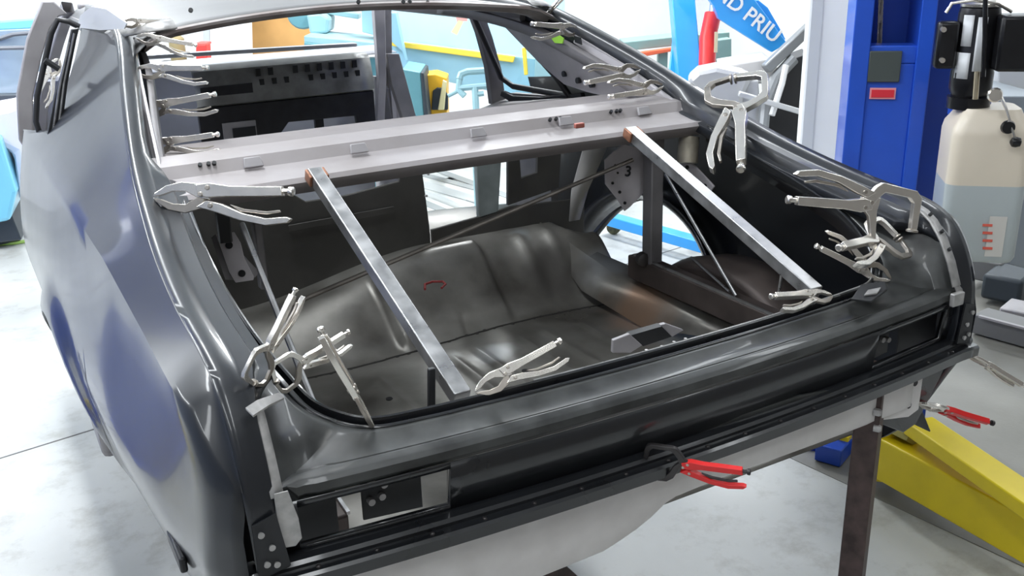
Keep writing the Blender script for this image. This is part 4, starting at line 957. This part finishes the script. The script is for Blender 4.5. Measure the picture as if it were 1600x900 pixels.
b = MB(); b.lathe(hp(1574, 198, -.12), [(.018, 0), (.021, .006), (.018, .018)], 16, -cf); b.build('filler_cap', M_MOTOR, hu)
b = MB(); b.frame(hp(1515, 158, .09), cr, cf, zz, (.10, .12, .10)); b.build('mounting_bracket', M_BLUE_SHADE, hu)

# ================================================================ FAR SIDE MACHINES
vh = Vector((math.sin(YAW), math.cos(YAW), 0)); vr = Vector((math.cos(YAW), -math.sin(YAW), 0))
def axd(az): a = math.radians(az); return Vector((math.sin(a), math.cos(a), 0))
def slab(name, m, pts, depth, thick, parent, az=None, bevel=.006, smooth=0):
    n = axd(az if az is not None else math.degrees(YAW)); p0 = D(800, 450, depth); p0 = D(sum(p[0] for p in pts)/len(pts), sum(p[1] for p in pts)/len(pts), depth)
    poly = [PL(px, py, p0, n) for px, py in pts]
    return MB().prism(poly, n*thick).build(name, m, parent, smooth=smooth, bevel=bevel)
def low_at(px, py, depth): p = D(px, py, depth); return (p.x, p.y, 0)
def legs(parent, m, spots, w=.08):
    for (px, py, d) in spots:
        p = D(px, py, d); MB().box((p.x, p.y, p.z/2), (w, w, max(.05, p.z)), -YAW).build('leg', m, parent, bevel=.004)
M_MINT = mat('pale mint blue machine paint', (.52, .74, .84), .4, 0, .05, 3)
M_RAIL = mat('dark grey rail', (.17, .17, .17), .5, .3)
M_SKY = mat('light blue machine paint', (.28, .52, .66), .4, 0, .06, 3)
M_TEAL = mat('teal machine enamel', (.12, .30, .34), .4, 0, .1, 4)
M_TEALP = mat('pale teal enamel', (.30, .50, .54), .4, 0, .08, 4)
M_YSTR = mat('yellow safety strip', (.90, .66, .08), .45)
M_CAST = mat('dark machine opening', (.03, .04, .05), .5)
# big sheet metal brake
br = thing('sheet_metal_brake', 'big light blue sheet metal folding brake with a yellow strip along its edge', 'metal brake', low_at(700, 100, 6.8))
slab('upper_beam', M_MINT, [(606, -30), (606, 60), (880, 104), (880, -30)], 6.8, .22, br, az=36)
slab('yellow_strip', M_YSTR, [(608, 63), (612, 72), (802, 98), (805, 88)], 6.70, .03, br, az=36)
lb_ = slab('folding_leaf', M_SKY, [(606, 64), (612, 112), (700, 128), (800, 150), (875, 160), (872, 96)], 6.78, .20, br, az=36)
slab('leaf_side', M_SKY, [(870, 60), (872, 160), (905, 160), (900, 60)], 6.7, .4, br, az=36)
slab('end_strip', M_YSTR, [(815, 75), (819, 118), (825, 117), (822, 74)], 6.62, .02, br, az=36)
slab('end_housing', M_TEALP, [(838, 60), (832, 175), (905, 175), (930, 110), (880, 60)], 6.5, .5, br, az=36)
slab('leaf_bracket', M_SKY, [(606, 20), (608, 62), (628, 80), (634, 96), (624, 50), (618, 20)], 6.6, .08, br, az=36)
legs(br, M_SKY, [(620, 108, 6.9), (870, 155, 6.9)], .14)
tg = slab('paper_tag', mat('pale yellow tag', (.86, .84, .40), .6), [(705, 50), (716, 32), (724, 34), (714, 55)], 6.72, .004, br, az=36, bevel=0)
slab('red_tag', mat('pale red tag', (.85, .35, .33), .6), [(712, 25), (730, 24), (730, 33), (714, 34)], 6.72, .004, br, az=36, bevel=0)
# cabinet under the brake
cb = thing('tool_cabinet', 'dark teal cabinet standing under the folding brake', 'cabinet', low_at(660, 170, 6.2))
slab('cabinet_body', M_TEAL, [(628, 108), (628, 250), (668, 250), (657, 113)], 6.2, .45, cb)
slab('cabinet_edge', M_CAST, [(657, 113), (668, 250), (676, 250), (662, 114)], 6.19, .4, cb)
# yellow machine
ym = thing('yellow_machine', 'small orange yellow machine with a dark opening behind the teal cabinet', 'machine', low_at(680, 200, 6.4))
slab('yellow_body', mat('orange yellow paint', (.85, .48, .03), .4), [(662, 118), (676, 260), (700, 260), (698, 122), (680, 116)], 6.45, .25, ym)
slab('dark_wheel', M_CAST, [(676, 142), (683, 137), (694, 138), (700, 150), (700, 172), (674, 172)], 6.4, .04, ym)
slab('pale_strap', mat('pale straw tube', (.74, .68, .38), .5), [(692, 125), (698, 128), (694, 172), (684, 172)], 6.34, .03, ym)
# box finger rack
fr = thing('pipe_rack', 'pale teal pipe rack in front of the brake near the right lock pillar', 'rack', low_at(740, 180, 5.6))
b = MB()
def dp(px, py, d=5.6): return D(px, py, d)
b.tube([dp(718, 124), dp(720, 116), dp(730, 112), dp(762, 110)], .022, 8); b.tube([dp(716, 138), dp(762, 134)], .018, 8); b.tube([dp(718, 124), dp(716, 140), dp(726, 150)], .018, 8)
b.tube([dp(742, 136), dp(744, 172)], .02, 8); b.tube([dp(742, 148), dp(756, 146)], .015, 8); b.tube([dp(700, 150), dp(720, 140)], .012, 8)
b.build('tube_frame', M_TEALP, fr)
p = dp(744, 172); MB().box((p.x, p.y, p.z/2), (.05, .05, p.z)).build('leg', M_TEALP, fr)
# teal shear with hand wheel, left
tm = thing('lever_shear', 'teal machine with a round hand wheel in front of the wooden sheet', 'machine', low_at(540, 60, 7.2))
b = MB(); b.lathe(D(473, 20, 7.15), [(.11, -.03), (.12, 0), (.11, .03), (.07, .035)], 24, -vh+Vector((.1, 0, .1))); b.build('hand_wheel', M_TEAL, tm)
slab('head', M_TEALP, [(478, 22), (484, 54), (512, 52), (514, 28), (500, 20)], 7.1, .3, tm, bevel=.02)
slab('ram', M_TEALP, [(512, 22), (560, 30), (560, 22), (512, 14)], 7.2, .15, tm)
slab('table', M_TEALP, [(475, 56), (600, 68), (600, 80), (560, 78), (475, 66)], 6.9, .5, tm)
slab('shear_front', M_TEAL, [(475, 66), (560, 78), (560, 130), (475, 110)], 6.92, .3, tm)
slab('upright', M_TEALP, [(564, -10), (566, 50), (588, 56), (588, -10)], 7.0, .2, tm)
legs(tm, M_TEAL, [(480, 80, 7.1), (580, 90, 7.1)], .1)
# wooden sheet and white door panel by the back wall, red box
ws = thing('plywood_sheet', 'upright orange brown plywood sheet leaning at the back wall', 'wood sheet', low_at(430, 60, 8.3))
slab('sheet', mat('orange brown plywood', (.66, .36, .12), .5, 0, .12, 3), [(378, -120), (382, 96), (490, 92), (490, -120)], 8.3, .03, ws, bevel=.002)
wpn = thing('white_cabinet', 'tall white cabinet left of the plywood sheet', 'cabinet', low_at(352, 60, 8.1))
slab('cabinet_side', mat('pale grey cabinet side', (.55, .58, .60), .5), [(316, -60), (318, 90), (328, 92), (327, -60)], 7.85, .25, wpn)
slab('cabinet_front', M_WHITEPAINT, [(327, -60), (328, 96), (384, 96), (380, -60)], 7.85, .25, wpn)
wb = thing('work_table', 'grey work table by the back wall carrying the red box and the canister', 'table', low_at(292, 90, 7.4))
_p, _q = D(270, 80, 7.4), D(330, 80, 7.4); _t = D(295, 98, 7.45)
MB().frame(_t-zz*.02, vr, vh, zz, (.55, .5, .04)).build('table_top', M_RAIL if 'M_RAIL' in globals() else M_PRIMERD, wb, bevel=.004)
for sx in (-.24, .24):
    for sy in (-.2, .2): q_ = _t+vr*sx+vh*sy; MB().box((q_.x, q_.y, (_t.z-.04)/2), (.05, .05, _t.z-.04), -YAW).build('leg', M_PRIMERD, wb)
rb = thing('red_box', 'small red box beside the white cabinet', 'box', tuple(D(314, 97, 7.3)))
slab('box_body', mat('red box', (.75, .05, .04), .45), [(306, 70), (306, 97), (324, 97), (322, 70)], 7.3, .12, rb)
slab('box_lid', mat('pale red lid', (.70, .12, .10), .45), [(305, 67), (305, 71), (323, 71), (322, 67)], 7.28, .14, rb)
cs = thing('khaki_canister', 'small khaki and grey canister behind the topmost left pliers', 'canister', low_at(275, 60, 6.8))
p = D(275, 60, 7.4); p.z = _t.z+.122; b = MB(); b.lathe(p, [(.05, -.12), (.06, -.1), (.06, .06), (.03, .09)], 16); b.build('can', mat('khaki can', (.35, .28, .14), .5), cs); b = MB(); b.lathe(p, [(.03, .09), (.03, .11)], 12); b.build('lid', M_CAST, cs)
# green grey rack with red rail
gr = thing('sheet_rack', 'grey green sheet metal machine with an orange red rail by the back wall', 'rack', low_at(1060, 80, 7.0))
M_GG = mat('grey green enamel', (.22, .34, .31), .45, 0, .06, 4)
slab('top_beam', M_GG, [(975, 66), (975, 80), (1052, 72), (1140, 68), (1140, 50), (1050, 58)], 7.0, .3, gr)
slab('red_rail', mat('orange red paint', (.78, .14, .06), .45), [(1000, 82), (1010, 88), (1052, 80), (1100, 76), (1100, 71), (1050, 75)], 6.96, .06, gr)
slab('end_plate', M_GG, [(1098, 66), (1098, 140), (1143, 140), (1143, 60)], 6.94, .3, gr)
legs(gr, M_GG, [(1035, 80, 7.06), (1075, 78, 7.06), (1120, 135, 7.1)], .07)
# engine hoist
M_HB = mat('bright blue hoist paint', (.03, .34, .84), .35, 0, .05, 4, coat=.2)
eh = thing('engine_hoist', 'bright blue engine hoist with white lettering on its boom and a red hydraulic ram', 'engine hoist', low_at(1070, 200, 6.0))
hd = 6.35
b = MB(); b.beam(D(1060, -60, hd), D(1078, 150, hd), .15, .15, upv=vh); b.build('mast', M_HB, eh, bevel=.006)
b = MB(); b.beam(D(1046, 150, hd+.1), D(1060, 40, hd+.1), .05, .05, upv=vh); b.build('mast_brace', M_HB, eh, bevel=.004)
slab('boom', M_HB, [(1080, -40), (1116, 10), (1124, 30), (1206, 82), (1230, 68), (1226, 62), (1150, -40)], hd-.3, .09, eh, az=30)
slab('boom_extension', M_HB, [(1185, 0), (1200, 12), (1222, 50), (1228, 62), (1222, 62), (1176, 0)], hd-.2, .05, eh, az=30)
b = MB(); b.tube([D(1114, 22, hd-.1), D(1106, 60, hd-.1), D(1104, 128, hd-.1)], .055, 16); ram = b.build('hydraulic_ram', mat('red ram paint', (.72, .03, .03), .35), eh)
b = MB(); b.tube([D(1116, 0, hd-.1), D(1114, 24, hd-.1)], .028, 12); b.build('ram_rod', M_NICKEL, ram)
slab('ram_label', mat('pale ram label', (.72, .62, .42), .5), [(1117, 50), (1122, 50), (1121, 82), (1116, 82)], hd-.18, .01, ram, bevel=0)
n30 = axd(30); bp0 = D(1155, 22, hd-.31)
xdir = PL(1212, 62, bp0, n30)-PL(1140, 4, bp0, n30)
tctr = PL(1168, 22, bp0, n30)
o = text('boom_lettering', 'ND PRIU', .13, M_WHITEPAINT, tctr-n30*.012, xdir, (0, 0, 1), eh, .003)
# hoist leg on the floor, seen through the wheel opening
L0_, L1_ = U(945, 340, Z=.12), U(1105, 385, Z=.12)
b = MB(); b.beam(L0_, L1_, .10, .07); b.build('base_leg', M_HB, eh, bevel=.006)
cs_ = L0_+(L1_-L0_)*.04+Vector((-.05, -.02, 0))
for px, py in ((959, 355), (1090, 378)):
    p = U(px, py, Z=.05); b = MB(); b.lathe(p, [(.03, -.02), (.048, -.015), (.048, .015), (.03, .02)], 18, (.8, .6, 0)); b.build('caster_wheel', mat('grimy olive caster', (.10, .10, .05), .5, 0, .5, 40), eh)
    b = MB(); b.box(p+Vector((0, .0, .05)), (.05, .06, .05)); b.build('caster_fork', M_NICKELD, eh, bevel=.004)
# silver car shell behind
M_SILV = mat('silver bare car metal', (.60, .60, .61), .4, .5, .06, 5)
sc_ = thing('stripped_car_shell', 'stripped silver car body with black engine bay behind the white column', 'car body', low_at(1180, 300, 5.4))
sd = 5.6
slab('fender', M_SILV, [(1072, 126), (1090, 110), (1120, 104), (1160, 112), (1178, 120), (1164, 150), (1150, 220), (1110, 230), (1090, 150)], sd, .25, sc_, az=40, bevel=.03)
slab('cowl', mat('pale worn cowl metal', (.66, .64, .62), .45, .3), [(1120, 104), (1196, 92), (1224, 112), (1222, 130), (1160, 132), (1150, 112)], sd+.1, .4, sc_, az=40, bevel=.01)
b = MB(); b.beam(D(1196, 108, sd), D(1270, 38, sd), .06, .07, upv=vh); b.build('windshield_pillar', mat('dark silver pillar', (.30, .31, .32), .4, .5), sc_, bevel=.01)
slab('firewall', mat('black engine bay', (.015, .015, .017), .55), [(1196, 180), (1212, 140), (1240, 92), (1262, 84), (1262, 260), (1196, 260)], sd+.15, .3, sc_, az=40)
slab('inner_fender', M_SILV, [(1150, 130), (1185, 126), (1192, 250), (1150, 250)], sd+.08, .2, sc_, az=40)
b = MB(); b.beam(D(1154, 146, sd-.1), D(1262, 178, sd-.1), .03, .045, upv=vh); b.build('radiator_support', M_SILV, sc_, bevel=.006)
b = MB(); b.tube([D(1192, 200, sd-.0), D(1196, 160, sd-.0), D(1212, 122, sd), D(1240, 92, sd)], .035, 10); b.build('hinge_arm', mat('dark silver pillar', (0, 0, 0)), sc_)
b = MB(); b.tube([D(1206, 180, sd-.05), D(1222, 130, sd-.05), D(1228, 102, sd-.05)], .018, 8); b.build('pale_hose', M_WHITEPAINT, sc_)
for p in ((1167, 127), (1165, 157)):
    slab('bolt_patch', M_CAST, [(p[0]-5, p[1]-3), (p[0]+6, p[1]-2), (p[0]+6, p[1]+2), (p[0]-5, p[1]+2)], sd+.05, .02, sc_, az=40, bevel=0)
legs(sc_, M_CAST, [(1130, 225, 5.2), (1230, 250, 5.4)], .1)
# parked blue car at far left
pc = thing('parked_car', 'pale blue parked car with white nose at the left edge', 'car', low_at(30, 300, 5.0))
pd = 5.0
M_PB = mat('pale blue car paint', (.22, .62, .82), .3, 0, .04, 3, coat=.4); M_PW = mat('white lilac fender', (.78, .76, .86), .35, 0, .03, 3, coat=.3)
M_GLS = mat('grey blue car glass', (.30, .38, .46), .12, 0, .1, 3, coat=.5)
slab('roof', M_PB, [(-60, 36), (60, 27), (75, 40), (70, 46), (-60, 52)], pd+.6, .9, pc, az=10, bevel=.02)
slab('windshield', M_GLS, [(-60, 50), (66, 44), (60, 156), (-60, 156)], pd+.5, .02, pc, az=10)
b = MB(); b.tube([D(-30, 70, pd+.45), D(20, 54, pd+.45), D(62, 50, pd+.45)], .012, 8); b.tube([D(-30, 76, pd+.42), D(60, 74, pd+.42)], .012, 8); b.build('wiper', mat('dark grey wiper', (.12, .13, .15), .4), pc)
slab('hood_edge', M_CAST, [(-60, 150), (38, 148), (40, 158), (20, 164), (-60, 176)], pd+.2, .1, pc, az=10)
slab('fender', M_PW, [(-60, 178), (10, 166), (36, 156), (60, 156), (76, 250), (60, 300), (30, 320), (20, 240), (-60, 200)], pd, .5, pc, az=10, bevel=.04)
slab('door_skin', M_PB, [(-60, 200), (0, 214), (26, 300), (16, 345), (-60, 360)], pd-.05, .5, pc, az=10, bevel=.02)
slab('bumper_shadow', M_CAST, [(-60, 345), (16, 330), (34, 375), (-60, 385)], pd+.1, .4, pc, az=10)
b = MB(); p = U(6, 380, Z=0); b.lathe((p.x, p.y, .24), [(.16, -.1), (.24, -.09), (.24, .09), (.16, .1)], 28, (1, .15, 0)); b.build('tire', M_CAST, pc)
po = thing('wall_poster', 'pale poster with pink and yellow spots on the back wall at the left edge', 'poster', low_at(30, 12, 9.0))
o1 = D(30, 12, 8.6); 
slab('paper', mat('pale cream poster', (.88, .82, .72), .6), [(-60, -60), (-60, 24), (64, 20), (64, -60)], 9.4, .01, po, az=10, bevel=0)
b = MB()
for px, py in ((22, 6), (36, 4), (58, 16), (22, 20), (44, 10)): b.lathe(D(px, py, 9.36), [(.03, 0), (.03, .006)], 10, -vh)
b.build('pink_spots', mat('salmon print', (.90, .45, .35), .6), po)
# hose on the floor
b = MB(); b.tube([U(-40, 384, Z=.012), U(20, 380, Z=.012), U(60, 374, Z=.012), U(120, 376, Z=.012)], .012, 8); o = b.build('air_hose', mat('lime hose', (.45, .70, .15), .4), None); tag(o, 'lime green air hose on the floor by the parked car', 'hose')

# grey metal bits at right edge
rc = thing('grey_cabinet', 'grey blue steel cabinet at the right edge behind the oil tank', 'cabinet', low_at(1590, 400, 3.9))
slab('cabinet_side', mat('grey blue steel', (.34, .38, .41), .4, .1, .05, 4), [(1556, 150), (1556, 408), (1640, 430), (1640, 150)], 3.9, .5, rc)
slab('cabinet_top', mat('pale steel', (.70, .72, .74), .4), [(1560, 60), (1560, 150), (1640, 150), (1640, 60)], 4.2, .4, rc)
rl = thing('steel_rail', 'low dark grey steel rail on the floor behind the right tail corner', 'rail', tuple(U(1560, 510, Z=0)))
M_RAIL = mat('dark grey rail', (.17, .17, .17), .5, .3)
b = MB(); b.beam(U(1530, 500, Z=.06), U(1660, 535, Z=.06), .14, .10); b.build('rail', M_RAIL, rl, bevel=.006)
b = MB(); b.beam(U(1530, 494, Z=.115), U(1660, 528, Z=.115), .02, .01); b.build('rail_edge', M_PRIMER, rl)
gb = thing('scrap_box', 'low grey metal box near the right edge of the floor', 'box', tuple(U(1580, 470, Z=0)))
b = MB(); b.box(U(1592, 492, Z=.07), (.18, .14, .10), .3); b.build('box_body', M_PRIMER, gb, bevel=.008)
b = MB(); b.box(U(1580, 440, Z=.1), (.34, .2, .14), .3); b.build('motor_lump', M_CAST, gb, bevel=.02)
b = MB(); b.box(U(1548, 415, Z=.12), (.25, .18, .12), .3); b.build('base_block', M_RAIL, gb, bevel=.01)
# aluminium planks beyond the bulkhead
for i, (a, c, zz_) in enumerate((((690, 275), (770, 305), .30), ((685, 300), (765, 330), .24), ((690, 335), (760, 365), .2), ((620, 268), (700, 290), .30))):
    t = thing('aluminium_plank', 'pale aluminium plank on the floor, ' + ('highest of those seen through the bulkhead opening', 'second of those seen through the bulkhead opening', 'lowest of those seen through the bulkhead opening', 'leftmost of those seen under the package shelf')[i], 'plank', tuple(U(*a, Z=0)), group='aluminium planks beyond the car')
    p, q = U(*a, Z=zz_), U(*c, Z=zz_); d = (q-p)
    b = MB(); b.beam(p-d*.7, q+d*.7, .20, .06); b.build('plank', mat('pale aluminium', (.78, .80, .78), .35, .4), t, bevel=.006)
    b = MB(); b.beam(p-d*.7+Vector((0, 0, .033)), q+d*.7+Vector((0, 0, .033)), .07, .006); b.build('plank_groove', mat('grey groove', (.3, .32, .32), .5), t)
    for f_ in (-.5, 1.5): e = p+d*f_; MB().box((e.x, e.y, (zz_-.03)/2), (.10, .20, zz_-.03)).build('block', M_RAIL, t)
# second lift column, left of the frame, mirrored in the quarter panel
l2 = thing('lift_column', 'second royal blue lift column, left of the car and out of frame', 'lift column', (-1.72, 2.7, 0))
MB().box((-1.72, 2.7, 1.55), (.42, .28, 3.1)).build('column_body', M_BLUE, l2, bevel=.01)
MB().box((-1.72, 2.7, .01), (.5, .5, .02)).build('base_plate', M_BLUE_SHADE, l2)
b = MB(); b.beam((-1.9, 2.6, .12), (-2.6, 1.9, .12), .08, .08); b.build('swing_arm', M_YEL, l2, bevel=.006)
